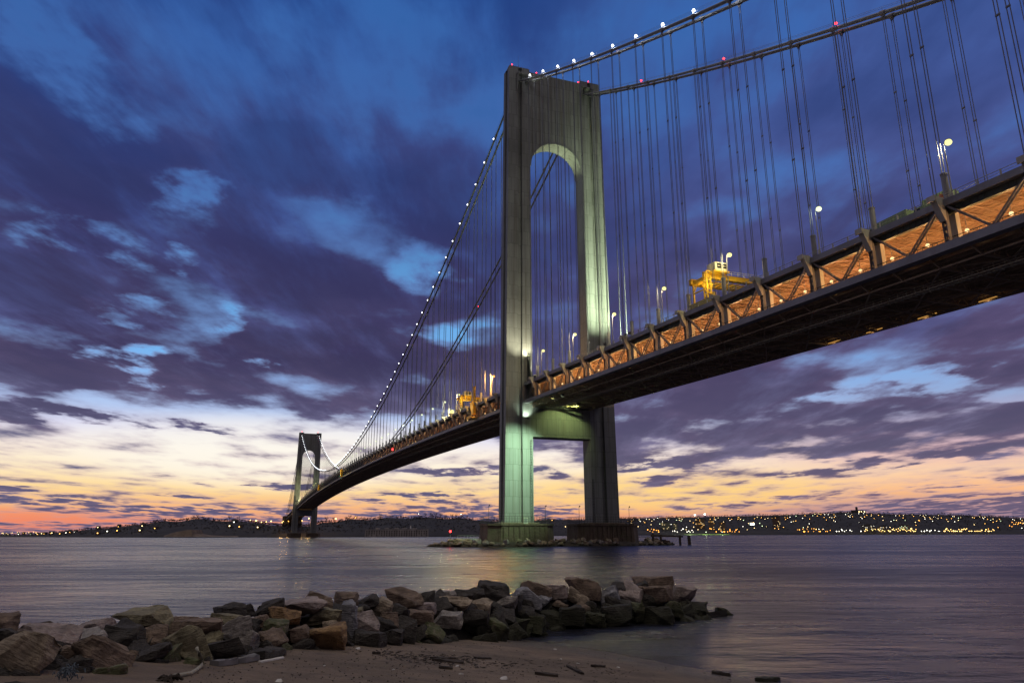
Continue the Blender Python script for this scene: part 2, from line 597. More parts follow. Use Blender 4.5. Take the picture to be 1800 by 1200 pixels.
def bands_mb(side, u0):
    """thin horizontal seams between the steel lifts of a leg"""
    mb = MB()
    for z in (32, 55, 78.5, 101, 124, 147, 170, 193):
        o = outer(z)
        for uu in (-A_H - 0.03, A_H + 0.03):
            mb.box((side * (IN + 0.19 * (o - IN)), u0 + uu, z), (0.38 * (o - IN), 0.06, 0.22))
            mb.box((side * (IN + 0.78 * (o - IN)), u0 + uu, z), (0.43 * (o - IN), 0.06, 0.22))
    return mb


def pedestal_mb(side, u0):
    mb = MB()
    c = side * 18.6

    def ring(rv, ru, ch, z):
        p = [(-rv, -ru + ch), (-rv + ch, -ru), (rv - ch, -ru), (rv, -ru + ch), (rv, ru - ch), (rv - ch, ru), (-rv + ch, ru), (-rv, ru - ch)]
        return [(c + a, u0 + b, z) for a, b in p]
    mb.loft(ring(13.9, 9.4, 4.0, -3.0), ring(13.3, 9.0, 4.0, 7.6))
    mb.loft(ring(13.6, 9.3, 4.1, 7.61), ring(13.6, 9.3, 4.1, 8.35))
    mb.loft(ring(8.0, 5.6, 1.0, 8.36), ring(7.7, 5.3, 1.0, ZB))
    # pilaster ribs cast in the face
    for k in range(9):
        x = c - 8.4 + k * 2.1
        for s in (-1, 1):
            mb.box((x, u0 + s * 9.25, 3.4), (0.5, 0.36, 8.0))
    return mb


def railing_mb(side, u0):
    mb = MB()
    c, rv, ru, z0 = side * 18.6, 13.2, 8.9, 8.35
    cor = [(-rv + 3.6, -ru), (rv - 3.6, -ru), (rv, -ru + 3.6), (rv, ru - 3.6), (rv - 3.6, ru), (-rv + 3.6, ru), (-rv, ru - 3.6), (-rv, -ru + 3.6)]
    for i in range(8):
        a, b = Vector(cor[i]), Vector(cor[(i + 1) % 8])
        n = max(2, int((b - a).length / 1.1))
        for h in (0.9, 1.8, 2.7):
            mb.tube([(c + a.x, u0 + a.y, z0 + h), (c + b.x, u0 + b.y, z0 + h)], 0.05, 5)
        for k in range(n):
            q = a.lerp(b, k / n)
            mb.tube([(c + q.x, u0 + q.y, z0), (c + q.x, u0 + q.y, z0 + 2.75)], 0.05, 5)
    return mb


def portal_mb(u0):
    """solid upper portal with the arched opening"""
    mb = MB()
    n, r, zc0 = 28, IN, 162.0
    ins = 0.25
    f, b = u0 - A_H + ins, u0 + A_H - ins
    arch = [(-r * math.cos(PI * k / n), zc0 + (r + 0.4) * math.sin(PI * k / n)) for k in range(n + 1)]
    for (v0, z0), (v1, z1) in zip(arch[:-1], arch[1:]):
        mb.add([(v0, f, z0), (v1, f, z1), (v1, f, 209.8), (v0, f, 209.8), (v0, b, z0), (v1, b, z1), (v1, b, 209.8), (v0, b, 209.8)],
               [(0, 1, 2, 3), (5, 4, 7, 6), (0, 4, 5, 1), (3, 2, 6, 7)])
    # vertical ribs on the face
    for k in range(13):
        v = -11.4 + k * 1.9
        z0 = zc0 + (r + 0.4) * math.sqrt(max(0, 1 - (v / r) ** 2)) + 0.3
        for s in (f - 0.12, b + 0.12):
            mb.span((v - 0.08, s - 0.11, z0), (v + 0.08, s + 0.11, 209.7))
    # arch lip
    for s in (f - 0.16, b + 0.16):
        for (v0, z0), (v1, z1) in zip(arch[:-1], arch[1:]):
            mb.beam((v0, s, z0 + 0.3), (v1, s, z1 + 0.3), 0.3, 0.7)
    return mb


def build_tower(u0, label):
    t = tag(MB_strut(u0).build('tower', M['tower'], bridge), label)
    for s in (-1, 1):
        leg_mb(s, u0, ZB + 0.004, ZT).build('leg', M['tower'], t)
        bands_mb(s, u0).build('seam_band', M['tower'], t)['kind'] = 'stuff'
        pedestal_mb(s, u0).build('pedestal', M['concrete'], t)
        if u0 == 0:
            railing_mb(s, u0).build('pedestal_railing', M['black_metal'], t)
            # ladder down the inner edge of the front face
            lm = MB()
            v = s * (IN + 1.0) if s < 0 else s * (IN + 0.5)
            for d in (-0.3, 0.3):
                lm.tube([(v + d, u0 - A_H - 0.28, ZB + 0.1), (v + d, u0 - A_H - 0.28, 41.0 if s < 0 else 26.0)], 0.07, 5)
            for k in range(30 if s < 0 else 16):
                lm.tube([(v - 0.3, u0 - A_H - 0.28, ZB + 0.8 + k * 1.06), (v + 0.3, u0 - A_H - 0.28, ZB + 0.8 + k * 1.06)], 0.05, 5)
            for k in range(6 if s < 0 else 3):
                lm.tube([(v, u0 - A_H + 0.1, ZB + 2 + k * 5), (v, u0 - A_H - 0.3, ZB + 2 + k * 5)], 0.05, 5)
            lm.build('ladder', M['black_metal'], t)
            # cable housing where the cables run into the leg
            for sg in (-1, 1):
                hm = MB()
                c = s * 16.0
                u1 = u0 + sg * A_H
                for dv in (-3.15, 2.6):
                    hm.hexa([(c + dv, u1, 197.5), (c + dv + 0.55, u1, 197.5), (c + dv + 0.55, u1 + sg * 0.5, 199.0), (c + dv, u1 + sg * 0.5, 199.0),
                             (c + dv, u1, 206.5), (c + dv + 0.55, u1, 206.5), (c + dv + 0.55, u1 + sg * 1.9, 206.5), (c + dv, u1 + sg * 1.9, 206.5)])
                hm.span((c - 3.3, min(u1, u1 + sg * 2.1), 206.52), (c + 3.3, max(u1, u1 + sg * 2.1), 207.0))
                hm.build('cable_housing', M['tower'], t)
    portal_mb(u0).build('portal', M['tower'], t)
    for s in (-1, 1):                              # raised caps over the legs
        tm = MB()
        tm.span((s * 13.2, u0 - A_H + 0.3, 210.9), (s * 22.3, u0 + A_H - 0.3, 211.35))
        for k in range(7):
            tm.tube([(s * (13.6 + k * 1.4), u0 - A_H + 0.5, 211.3), (s * (13.6 + k * 1.4), u0 - A_H + 0.5, 212.3)], 0.05, 5)
        if s < 0:
            tm.tube([(-17.2, u0 - 1.0, 211.3), (-17.2, u0 - 1.0, 219.0)], [0.09, 0.03], 5)
        tm.build('leg_cap', M['steel'], t)
    return t


def MB_strut(u0):
    """the cross beam between the legs under the deck is the tower's own mesh"""
    mb = MB()
    mb.span((-IN + 0.01, u0 - A_H + 0.3, 42.2), (IN - 0.01, u0 + A_H - 0.3, 54.0))
    for z in (42.6, 53.6):
        mb.span((-IN + 0.02, u0 - A_H + 0.05, z - 0.4), (IN - 0.02, u0 - A_H + 0.29, z + 0.4))
    for k in range(11):
        v = -11 + k * 2.2
        mb.span((v - 0.06, u0 - A_H + 0.22, 43.02), (v + 0.06, u0 - A_H + 0.29, 53.18))
    return mb


near_tower = build_tower(0.0, 'near tower, floodlit green and yellow on its front face')
far_tower = build_tower(SPAN, 'far tower, small and dark against the sunset')

# main cables: two close pairs
U_END = 372.0
cable_parts = {}
us_cable = [-U_END + k * 12 for k in range(int((SPAN + 2 * U_END) / 12) + 1)]
us_cable = sorted(set(us_cable + [0.0, SPAN, SPAN + U_END]))
# suspender positions
NODES_SIDE = [-14.4 - PANEL * k for k in range(23)]
NODES_MAIN = [SPAN * k / 86 for k in range(1, 86)]
NODES_FAR = [SPAN + 14.4 + PANEL * k for k in range(23)]
NODES = NODES_SIDE + NODES_MAIN + NODES_FAR
CABLES = [(-17.4, 'outer'), (-14.6, 'inner'), (14.6, 'inner'), (17.4, 'outer')]
for v, w in CABLES:
    mb = MB()
    mb.tube([B(u, v, zc(u)) for u in us_cable], 0.47, 10)
    c = mb.build('main_cable', M['cable'], bridge, smooth=True)
    cable_parts[v] = c
    mb = MB()
    for u in NODES:
        if -190 < u < 110 and abs(u) > 4:
            one = MB()
        else:
            one = mb
        if u < 420:
            s = (zc(u + 0.5) - zc(u - 0.5))
            d = Vector((0, 1, s)).normalized()
            p = B(u, v, zc(u))
            one.tube([p - d * 0.75, p + d * 0.75], 0.62, 10)
            one.box(p - Vector((0, 0, 0.75)), (0.25, 0.9, 0.7))
            one.tube([p, p + Vector((0, 0, 1.6))], 0.05, 4)
        if one is not mb:
            one.build('cable_band', M['steel'], c)
    tag(mb.build('cable_band', M['steel'], c), kind='stuff')
    mb = MB()
    for dv in (-0.38, 0.38):
        mb.tube([B(u, v + dv, zc(u) + 1.5) for u in us_cable if u < 800], 0.035, 4)
    mb.build('hand_rope', M['rope'], c)

# suspenders: each is a pair of thin ropes hanging from one cable


def suspender_mb(mb, u, v):
    zb_ = zt(u) + (5.0 if abs(v) < 16 else 0.3)
    top = zc(u) - 0.9
    if top - zb_ < 1.0:
        return False
    thick = 0.08 if u < 300 else 0.085
    for du in (-0.27, 0.27):
        mb.tube([B(u + du, v, top), B(u + du, v, zb_)], thick, 5, caps=False)
    h = top - zb_
    for f in ((0.33, 0.66) if h > 60 else (0.5,)):
        mb.box(B(u, v, zb_ + h * f), (0.22, 0.72, 0.3))
    mb.tube([B(u, v, top + 0.6), B(u - 0.27, v, top - 1.6)], 0.06, 4)
    mb.tube([B(u, v, top + 0.6), B(u + 0.27, v, top - 1.6)], 0.06, 4)
    return True


near_nodes = [u for u in NODES if -185 < u < 200]
single = 0
rest = MB()
for u in sorted(NODES, key=lambda q: abs(q + 110)):
    for v, w in CABLES:
        if single < 98 and -215 < u < 210:
            mb = MB()
            if suspender_mb(mb, u, v):
                mb.build('suspender', M['rope'], bridge)
                single += 1
        else:
            suspender_mb(rest, u, v)
tag(rest.build('suspender', M['rope'], bridge), kind='stuff')

# stiffening trusses
us_deck = [-U_END + k * PANEL / 2 for k in range(int((SPAN + 2 * U_END) / (PANEL / 2)) + 1)]


def strip(mb, v0, v1, z0, z1, us):
    """a bar of constant section that follows the roadway"""
    o = len(mb.v)
    for u in us:
        for v, z in ((v0, z0), (v1, z0), (v1, z1), (v0, z1)):
            mb.v.append(B(u, v, zt(u) + z))
    for i in range(len(us) - 1):
        for k in range(4):
            a, b = o + i * 4 + k, o + i * 4 + (k + 1) % 4
            mb.f.append((a, b, b + 4, a + 4))
    e = o + (len(us) - 1) * 4
    mb.f.append((o + 3, o + 2, o + 1, o))
    mb.f.append((e, e + 1, e + 2, e + 3))


def on(u, v, dz):
    return B(u, v, zt(u) + dz)


def bracket_mb(mb, u, s):
    """floor beam end that sticks out beyond the truss and tapers down"""
    for du in (-0.55,):
        a = u + du
        mb.hexa([on(a, s * 16.3, -3.6), on(a + 1.1, s * 16.3, -3.6), on(a + 1.1, s * 16.6, -3.6), on(a, s * 16.6, -3.6),
                 on(a, s * 16.3, 0.45), on(a + 1.1, s * 16.3, 0.45), on(a + 1.1, s * 18.4, 0.45), on(a, s * 18.4, 0.45)])
    mb.hexa([on(u - 0.75, s * 18.42, -0.5), on(u + 0.75, s * 18.42, -0.5), on(u + 0.75, s * 18.6, -0.5), on(u - 0.75, s * 18.6, -0.5),
             on(u - 0.75, s * 18.42, 0.5), on(u + 0.75, s * 18.42, 0.5), on(u + 0.75, s * 18.6, 0.5), on(u - 0.75, s * 18.6, 0.5)])


def post_mb(mb, u, s):
    v = s * VT
    for du in (-0.38, 0.38):
        mb.beam(on(u + du, v, -1.2), on(u + du, v, -DEPTH + 1.5), 0.7, 0.14, (0, 1, 0))
    n = 5
    for k in range(n + 1):
        z = -1.3 - (DEPTH - 2.9) * k / n
        mb.beam(on(u - 0.36, v - s * 0.2, z), on(u + 0.36, v - s * 0.2, z), 0.5, 0.6)


def diag_mb(mb, u, s, d):
    v = s * VT
    a, b = (u + d * 0.9, -1.2), (u + d * PANEL / 2, -DEPTH + 1.3)
    for o in (-0.3, 0.3):
        mb.beam(on(a[0], v + o, a[1]), on(b[0], v + o, b[1]), 0.14, 0.3)
    n = 9
    for k in range(n):
        t0, t1 = k / n, (k + 1) / n
        p0 = on(a[0] + (b[0] - a[0]) * t0, v - 0.3, a[1] + (b[1] - a[1]) * t0)
        p1 = on(a[0] + (b[0] - a[0]) * t1, v + 0.3, a[1] + (b[1] - a[1]) * t1)
        if d > 0:
            mb.beam(p0, p1, 0.12, 0.14)
        else:
            mb.beam(p0, on(a[0] + (b[0] - a[0]) * t0, v + 0.3, a[1] + (b[1] - a[1]) * t0), 0.12, 0.4)


def column_mb(mb, u, s):
    mb.beam(on(u - 0.2, s * 14.5, -1.6), on(u - 0.2, s * 14.5, -DEPTH + 1.15), 0.9, 1.7, (0, 1, 0))


def sleeve_mb(mb, u, s):
    p, q = on(u, s * 14.6, -0.2), on(u, s * 14.6, 5.0)
    mb.tube([p, q], 0.52, 12)
    mb.tube([q, q + Vector((0, 0, 0.25))], 0.6, 12)


near_set = sorted([u for u in NODES if -228 < u < 100 and abs(u) > 4])
for s, lab in ((-1, 'truss on the camera side of the deck'), (1, 'truss on the far side of the deck')):
    mb = MB()
    for seg in ([u for u in us_deck if u < -4] + [-4.0], [4.0] + [u for u in us_deck if 4 < u < SPAN - 4] + [SPAN - 4], [SPAN + 4] + [u for u in us_deck if u > SPAN + 4]):
        strip(mb, s * VT - 0.55, s * VT + 0.55, -1.15, 0.0, seg)
        strip(mb, s * VT - 0.6, s * VT + 0.6, -DEPTH, -DEPTH + 1.35, seg)
        strip(mb, s * VT - 0.85, s * VT + 0.85, -DEPTH - 0.12, -DEPTH - 0.004, seg)
    tr = tag(mb.build('stiffening_truss', M['steel'], bridge), lab)
    rb, rp, rd, rc, rs = MB(), MB(), MB(), MB(), MB()
    for u in NODES:
        if u > SPAN + 150 or u < -330:
            continue
        one = s < 0 and u in near_set
        for fn, name, mt, stuff in ((bracket_mb, 'floor_beam_end', 'pale', rb), (post_mb, 'truss_post', 'lattice', rp), (column_mb, 'hanger_column', 'pale', rc), (sleeve_mb, 'suspender_sleeve', 'steel', rs)):
            if one:
                mb = MB()
                fn(mb, u, s)
                mb.build(name, M[mt], tr)
            else:
                fn(stuff, u, s)
        for d in (-1, 1):
            if abs(u + d * PANEL / 2) < 5 or abs(u + d * PANEL / 2 - SPAN) < 5:
                continue
            if one:
                mb = MB()
                diag_mb(mb, u, s, d)
                mb.build('truss_diagonal', M['lattice'], tr)
            else:
                diag_mb(rd, u, s, d)
    for mb, name, mt in ((rb, 'floor_beam_end', 'pale'), (rp, 'truss_post', 'lattice'), (rc, 'hanger_column', 'pale'), (rs, 'suspender_sleeve', 'steel'), (rd, 'truss_diagonal', 'lattice')):
        tag(mb.build(name, M[mt], tr), kind='stuff')
    # handrail along the top chord
    mb = MB()
    ur = [u for u in us_deck if u < 700]
    mb.tube([on(u, s * 16.3, 0.95) for u in ur], 0.05, 5)
    mb.tube([on(u, s * 16.3, 0.5) for u in ur], 0.03, 4)
    for u in ur:
        for q in (0, PANEL / 4):
            mb.box(on(u + q, s * 16.3, 0.5), (0.16, 0.22, 1.0))
    mb.build('handrail', M['pale'], tr)

# upper deck: slab, edge girders, soffit ribs
mb = MB()
strip(mb, -15.2, 15.2, -0.55, -0.25, us_deck)
deck_top = mb.build('upper_deck', M['asphalt'], bridge)
mb = MB()
strip(mb, -14.9, 14.9, -1.3, -0.56, us_deck)
mb.build('soffit', M['soffit'], deck_top)
mb = MB()
us_rib = [u for u in us_deck if -240 < u < 420]
for k in range(24):
    v = -14.2 + k * 1.22
    strip(mb, v - 0.07, v + 0.07, -1.40, -1.304, us_rib)
for i, u in enumerate(us_rib):
    for q in (0.0, 2.5, 5.0):
        mb.beam(on(u + q, -14.8, -1.43), on(u + q, 14.8, -1.43), 0.14, 0.24)
tag(mb.build('soffit_rib', M['soffit'], deck_top), kind='stuff')
mb = MB()
for s in (-1, 1):
    strip(mb, s * 15.15, s * 15.32, -2.15, -0.2, us_deck)
    strip(mb, s * 14.85, s * 15.5, -2.27, -2.154, us_deck)
    for u in us_rib:
        for q in range(6):
            mb.box(on(u + q * PANEL / 12, s * 15.38, -1.2), (0.1, 0.1, 1.8))
mb.build('edge_girder', M['dark'], deck_top)
# traffic barriers and lane lines
mb = MB()
for v in (-13.4, -0.9, 0.9, 13.4):
    strip(mb, v - 0.2, v + 0.2, -0.245, 0.65, us_deck)
mb.build('barrier', M['steel'], deck_top)

# lower deck with its transverse floor trusses, stringers, bracing and inspection walkway
mb = MB()
strip(mb, -14.9, 14.9, -DEPTH + 0.55, -DEPTH + 0.95, us_deck)
deck_low = mb.build('lower_deck', M['under'], bridge)
mb = MB()
mbb = MB()
mbs = MB()
ulow = [u for u in us_deck if u < 900 and abs(u) > 4]
for i, u in enumerate(ulow):
    z0, z1 = -DEPTH + 0.5, -DEPTH - 1.2
    mb.beam(on(u, -15.4, z0), on(u, 15.4, z0), 0.35, 0.3)
    mb.beam(on(u, -12.6, z1), on(u, 12.6, z1), 0.4, 0.35)
    if u < 330:
        for s in (-1, 1):
            mb.beam(on(u, s * 15.6, z0), on(u, s * 12.6, z1), 0.3, 0.3)
        n = 8
        for k in range(n):
            va, vb = -12.6 + 25.2 * k / n, -12.6 + 25.2 * (k + 0.5) / n
            vc = -12.6 + 25.2 * (k + 1) / n
            mb.beam(on(u, va, z1), on(u, vb, z0), 0.2, 0.2)
            mb.beam(on(u, vb, z0), on(u, vc, z1), 0.2, 0.2)
for k in range(15):
    v = -14 + 2.0 * k
    strip(mbs, v - 0.12, v + 0.12, -DEPTH - 0.25, -DEPTH + 0.54, us_deck)
for v in (-12.6, -4.2, 4.2, 12.6):
    strip(mbs, v - 0.15, v + 0.15, -DEPTH - 1.36, -DEPTH - 1.06, us_deck)
for i in range(0, len(ulow) - 2, 2):
    u0, u1 = ulow[i], ulow[i + 2]
    if u0 < 330 and u0 * u1 > 0:
        for va, vb in ((-12.4, -0.2), (12.4, 0.2)):
            mbb.beam(on(u0, va, -DEPTH - 1.2), on(u1, vb, -DEPTH - 1.2), 0.3, 0.2)
            mbb.beam(on(u0, vb, -DEPTH - 1.2), on(u1, va, -DEPTH - 1.2), 0.3, 0.2)
mb.build('floor_truss', M['under'], deck_low)
mbs.build('stringer', M['under'], deck_low)
tag(mbb.build('lateral_bracing', M['under'], deck_low), kind='stuff')
mb = MB()
uw = [u for u in us_deck if -340 < u < 300 and abs(u) > 4]
for v in (-8.0, -6.6):
    strip(mb, v - 0.06, v + 0.06, -DEPTH - 2.5, -DEPTH - 2.3, uw)
    strip(mb, v - 0.05, v + 0.05, -DEPTH - 1.45, -DEPTH - 1.37, uw)
    strip(mb, v - 0.04, v + 0.04, -DEPTH - 1.95, -DEPTH - 1.89, uw)
    for u in uw:
        for q in range(4):
            mb.box(on(u + q * PANEL / 8, v, -DEPTH - 1.9), (0.09, 0.09, 1.1))
for u in uw:
    for q in range(5):
        mb.beam(on(u + q * PANEL / 10, -8.4, -DEPTH - 2.55), on(u + q * PANEL / 10, -6.2, -DEPTH - 2.55), 0.14, 0.14)
mb.build('inspection_walkway', M['pale'], deck_low)
# edge kerb and fence on the lower roadway
mb = MB()
uf = [u for u in us_deck if -240 < u < 250 and abs(u) > 4]
for s in (-1, 1):
    strip(mb, s * 13.55, s * 13.9, -DEPTH + 0.955, -DEPTH + 1.75, us_deck)
    for u in uf:
        for q in range(8):
            mb.box(on(u + q * PANEL / 16, s * 15.0, -DEPTH + 1.75), (0.06, 0.06, 1.5))
    strip(mb, s * 15.0 - 0.04, s * 15.0 + 0.04, -DEPTH + 2.4, -DEPTH + 2.5, uf)
mb.build('roadside_fence', M['black_metal'], deck_low)

# bearing frames where the deck meets the near tower
mb = MB()
for u in (-7.0, 7.0):
    for s in (-1, 1):
        mb.hexa([on(u * 0.55, s * 14.0, -DEPTH), on(u * 1.5, s * 14.0, -DEPTH), on(u * 1.5, s * 15.0, -DEPTH), on(u * 0.55, s * 15.0, -DEPTH),
                 on(u * 0.55, s * 14.0, 12.0), on(u * 0.66, s * 14.0, 12.0), on(u * 0.66, s * 15.0, 12.0), on(u * 0.55, s * 15.0, 12.0)])
mb.build('wind_shoe', M['dark'], near_tower)
mb = MB()
for v0, v1 in ((-12.4, -4), (-4, 4), (4, 12.4)):
    for u in (-3.0, 3.0):
        mb.beam((v0, u, 54.02), (v1, u, 55.3), 0.3, 0.3)
        mb.beam((v0, u, 55.3), (v1, u, 54.1), 0.3, 0.3)
mb.beam((-12.4, -5.2, 54.6), (12.4, -5.2, 54.6), 0.9, 0.12)
for h in (0.55, 1.1):
    mb.beam((-12.4, -5.6, 54.6 + h), (12.4, -5.6, 54.6 + h), 0.07, 0.07)
for k in range(20):
    mb.beam((-12.4 + k * 1.3, -5.6, 54.6), (-12.4 + k * 1.3, -5.6, 55.7), 0.07, 0.07)
mb.build('bearing_frame', M['steel'], near_tower)

# far anchorage
mb = MB()
ua = SPAN + U_END
mb.span((-22, ua - 6, 2), (22, ua + 60, 51.2))
for k in range(7):
    mb.span((-22.4, ua + 2 + k * 8, 6), (-22.0, ua + 4 + k * 8, 50))
mb.build('anchorage', M['concrete'], bridge)


# ---------------------------------------------------------------- water
def water_material():
    m = bpy.data.materials.new('estuary_water')
    m.use_nodes = True
    t = m.node_tree
    t.nodes.clear()
    Ex.tree = t
    tc = t.nodes.new('ShaderNodeTexCoord')
    mp = t.nodes.new('ShaderNodeMapping')
    t.links.new(tc.outputs['Object'], mp.inputs[0])
    mp.inputs['Rotation'].default_value = (0, 0, R(20))
    v = Ex(mp.outputs[0])
    mp2 = t.nodes.new('ShaderNodeMapping')
    t.links.new(v.s, mp2.inputs[0])
    mp2.inputs['Scale'].default_value = (0.22, 1.0, 1.0)
    vs = Ex(mp2.outputs[0])
    big = e_noise(vs, 0.016, 5.0, 0.6)
    mid = e_noise(vs, 0.11, 6.0, 0.62)
    fine = e_noise(v, 1.1, 6.0, 0.65)
    mp3 = t.nodes.new('ShaderNodeMapping')
    t.links.new(v.s, mp3.inputs[0])
    mp3.inputs['Scale'].default_value = (0.45, 1.0, 1.0)
    mid2 = e_noise(Ex(mp3.outputs[0]), 0.24, 6.0, 0.62)
    hgt = mid * 0.9 + mid2 * 1.7 + fine * 0.10
    bp = t.nodes.new('ShaderNodeBump')
    bp.inputs['Strength'].default_value = WATER_BUMP
    bp.inputs['Distance'].default_value = 1.0
    t.links.new(hgt.s, bp.inputs['Height'])
    b = t.nodes.new('ShaderNodeBsdfPrincipled')
    b.inputs['Base Color'].default_value = (0.012, 0.013, 0.020, 1)
    b.inputs['IOR'].default_value = 1.42
    b.inputs['Specular Tint'].default_value = (1.0, 0.84, 1.0, 1)
    gust = e_noise(Ex(mp3.outputs[0]), 0.10, 7.0, 0.66)
    rg = e_smooth(big * 0.45 + gust * 0.55, 0.38, 0.62, WATER_ROUGH[0], WATER_ROUGH[1])
    # extra roughness right of the camera's line, added to darken the reflection there
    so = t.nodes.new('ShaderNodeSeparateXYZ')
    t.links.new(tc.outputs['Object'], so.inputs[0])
    right_off = (Ex(so.outputs[0]) - CAM.x) * math.cos(R(25)) - (Ex(so.outputs[1]) - CAM.y) * math.sin(R(25))
    right_rough = e_smooth(right_off + (gust - 0.5) * 30.0, -6, 34)
    rg = rg + right_rough * 0.045
    t.links.new(rg.s, b.inputs['Roughness'])
    t.links.new(bp.outputs[0], b.inputs['Normal'])
    o = t.nodes.new('ShaderNodeOutputMaterial')
    t.links.new(b.outputs[0], o.inputs[0])
    return m


WATER_BUMP = 0.48
WATER_ROUGH = (0.19, 0.33)
mb = MB()
ring_r = [0, 60, 200, 700, 2500, 9000, 50000]
nseg = 48
mb.v.append(Vector((CAM.x, CAM.y, 0)))
for rr in ring_r[1:]:
    for k in range(nseg):
        a = 2 * PI * k / nseg
        mb.v.append(Vector((CAM.x + rr * math.sin(a), CAM.y + rr * math.cos(a), 0)))
for k in range(nseg):
    mb.f.append((0, 1 + (k + 1) % nseg, 1 + k))
for i in range(len(ring_r) - 2):
    for k in range(nseg):
        a, b = 1 + i * nseg, 1 + (i + 1) * nseg
        mb.f.append((a + k, a + (k + 1) % nseg, b + (k + 1) % nseg, b + k))
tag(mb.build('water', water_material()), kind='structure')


# ---------------------------------------------------------------- far shores
def interp(tab, x, col):
    if x <= tab[0][0]:
        return tab[0][col]
    for a, b in zip(tab[:-1], tab[1:]):
        if x <= b[0]:
            f = (x - a[0]) / (b[0] - a[0])
            f = f * f * (3 - 2 * f)
            return a[col] + (b[col] - a[col]) * f
    return tab[-1][col]


# picture column, skyline row (tree tops), shore distance, ridge distance
LEFT = [(-260, 939, 4800, 5600), (-120, 939, 4500, 5200), (0, 938, 4200, 4800), (60, 936.5, 3600, 4200), (120, 931, 2900, 3500), (180, 925, 2400, 3000), (240, 918, 2150, 2700), (290, 912, 2000, 2500), (345, 908, 1950, 2450), (400, 911, 1900, 2400),
        (450, 914, 1850, 2350), (480, 917, 1720, 2000), (500, 919, 1670, 1930), (545, 919, 1670, 1930), (570, 913, 1690, 2050), (620, 909, 1730, 2200), (680, 906, 1730, 2200), (740, 905.5, 1730, 2200), (800, 906, 1780, 2250), (860, 912, 1950, 2500), (920, 912, 2300, 2900), (980, 910, 2700, 3400),
        (1040, 911, 3000, 3900), (1090, 913, 3200, 4200)]
RIGHT = [(1000, 915, 3300, 4300), (1050, 912, 3350, 4400), (1090, 909, 3400, 4500), (1130, 908, 3500, 4700), (1200, 907, 3600, 4900), (1280, 905, 3700, 5000), (1330, 904, 3750, 5000), (1380, 903, 3800, 5000), (1440, 900, 3900, 5000), (1500, 898, 3900, 5100),
         (1560, 901, 4000, 5200), (1640, 902, 4100, 5300), (1700, 903, 4200, 5400), (1740, 905, 4300, 5500), (1800, 908, 4400, 5600), (1900, 914, 4600, 5800), (2020, 925, 4800, 6000), (2140, 934, 5000, 6200)]


def hill_point(tab, px, t, tree=7.0):
    """a point of the hillside in the direction of a picture column; t = 0 shore, 1 ridge"""
    d0, d1 = interp(tab, px, 2), interp(tab, px, 3)
    ridge = at_dist(px, interp(tab, px, 1), d1).z - tree
    ridge = max(ridge, 2.0)
    dd = d0 + (d1 - d0) * t
    d = ray(px, 930)
    h = math.hypot(d.x, d.y)
    tt = min(max(t, 0.0), 1.0)
    z = 1.2 * min(1, t * 12 + 0.0) + (ridge - 1.2) * (tt ** 0.85) * (1 if t <= 1 else max(0.3, 1 - (t - 1) * 0.5))
    z += 4.0 * min(1.0, tt * 3) * mnoise.noise(Vector((px * 0.03, t * 5, 2.0)))
    if t < 0:
        z = -2.0
    return Vector((CAM.x + d.x / h * dd, CAM.y + d.y / h * dd, z))


def on_hill(tab, px, py):
    """hill point that is seen at picture row py"""
    lo, hi = 0.02, 1.0
    best = None
    for k in range(41):
        t = lo + (hi - lo) * k / 40
        p = hill_point(tab, px, t)
        q = to_px(p)
        if best is None or abs(q[1] - py) < best[0]:
            best = (abs(q[1] - py), p)
    return best[1]


def to_px(p):
    d = Vector(p) - CAM
    z = d.dot(_f)
    return (900 + FPX * d.dot(_r) / z, 600 - FPX * d.dot(_u) / z)


M['hill'] = material('winter_hillside', (0.030, 0.027, 0.026), 0.95, 0.4, 0.01, second=(0.05, 0.042, 0.03, 0.5))
M['wood'] = material('bare_woodland_twigs', (0.028, 0.022, 0.020), 0.95, 0.35, 0.02)
for nm, tab, x0, x1 in (('hill', LEFT, -260, 1090), ('hillside', RIGHT, 1000, 2140)):
    mb = MB()
    cols = [x0 + (x1 - x0) * i / 150 for i in range(151)]
    ts = [-0.06, -0.005, 0.0, 0.06, 0.14, 0.24, 0.35, 0.5, 0.65, 0.8, 0.92, 1.0, 1.3, 1.8]
    for cx in cols:
        for t in ts:
            mb.v.append(hill_point(tab, cx, t))
    n = len(ts)
    for i in range(150):
        for k in range(n - 1):
            mb.f.append((i * n + k, (i + 1) * n + k, (i + 1) * n + k + 1, i * n + k + 1))
    tag(mb.build(nm, M['hill'], smooth=True), kind='structure')

# woodland: clumps of bare twigs over the slopes
for nm, tab, x0, x1, count, size in (('woodland', LEFT, -200, 1085, 4200, 7.5), ('woodland', RIGHT, 1085, 2000, 3000, 11.0)):
    mb = MB()
    for k in range(count):
        px = rng.uniform(x0, x1)
        ridge_row = k < count * 0.42
        t = rng.uniform(0.86, 1.02) if ridge_row else rng.uniform(0.05, 0.95) ** 0.9
        if nm == 'woodland' and 282 < px < 342 and t < 0.4:
            continue
        p = hill_point(tab, px, t)
        s = size * rng.uniform(0.55, 1.15)
        for j in range(13):
            a = rng.uniform(0, 2 * PI)
            e = rng.uniform(-0.2, 1.3)
            d = Vector((math.cos(a) * math.cos(e), math.sin(a) * math.cos(e), math.sin(e) * 1.1))
            c = p + Vector((0, 0, s * 0.55)) + d * s * 0.45 * rng.uniform(0.2, 1)
            w = s * 0.2
            q = [c + Vector((rng.uniform(-w, w), rng.uniform(-w, w), rng.uniform(-w, w))) for _ in range(3)]
            mb.add(q, [(0, 1, 2)])
    tag(mb.build(nm, M['wood']), kind='stuff')


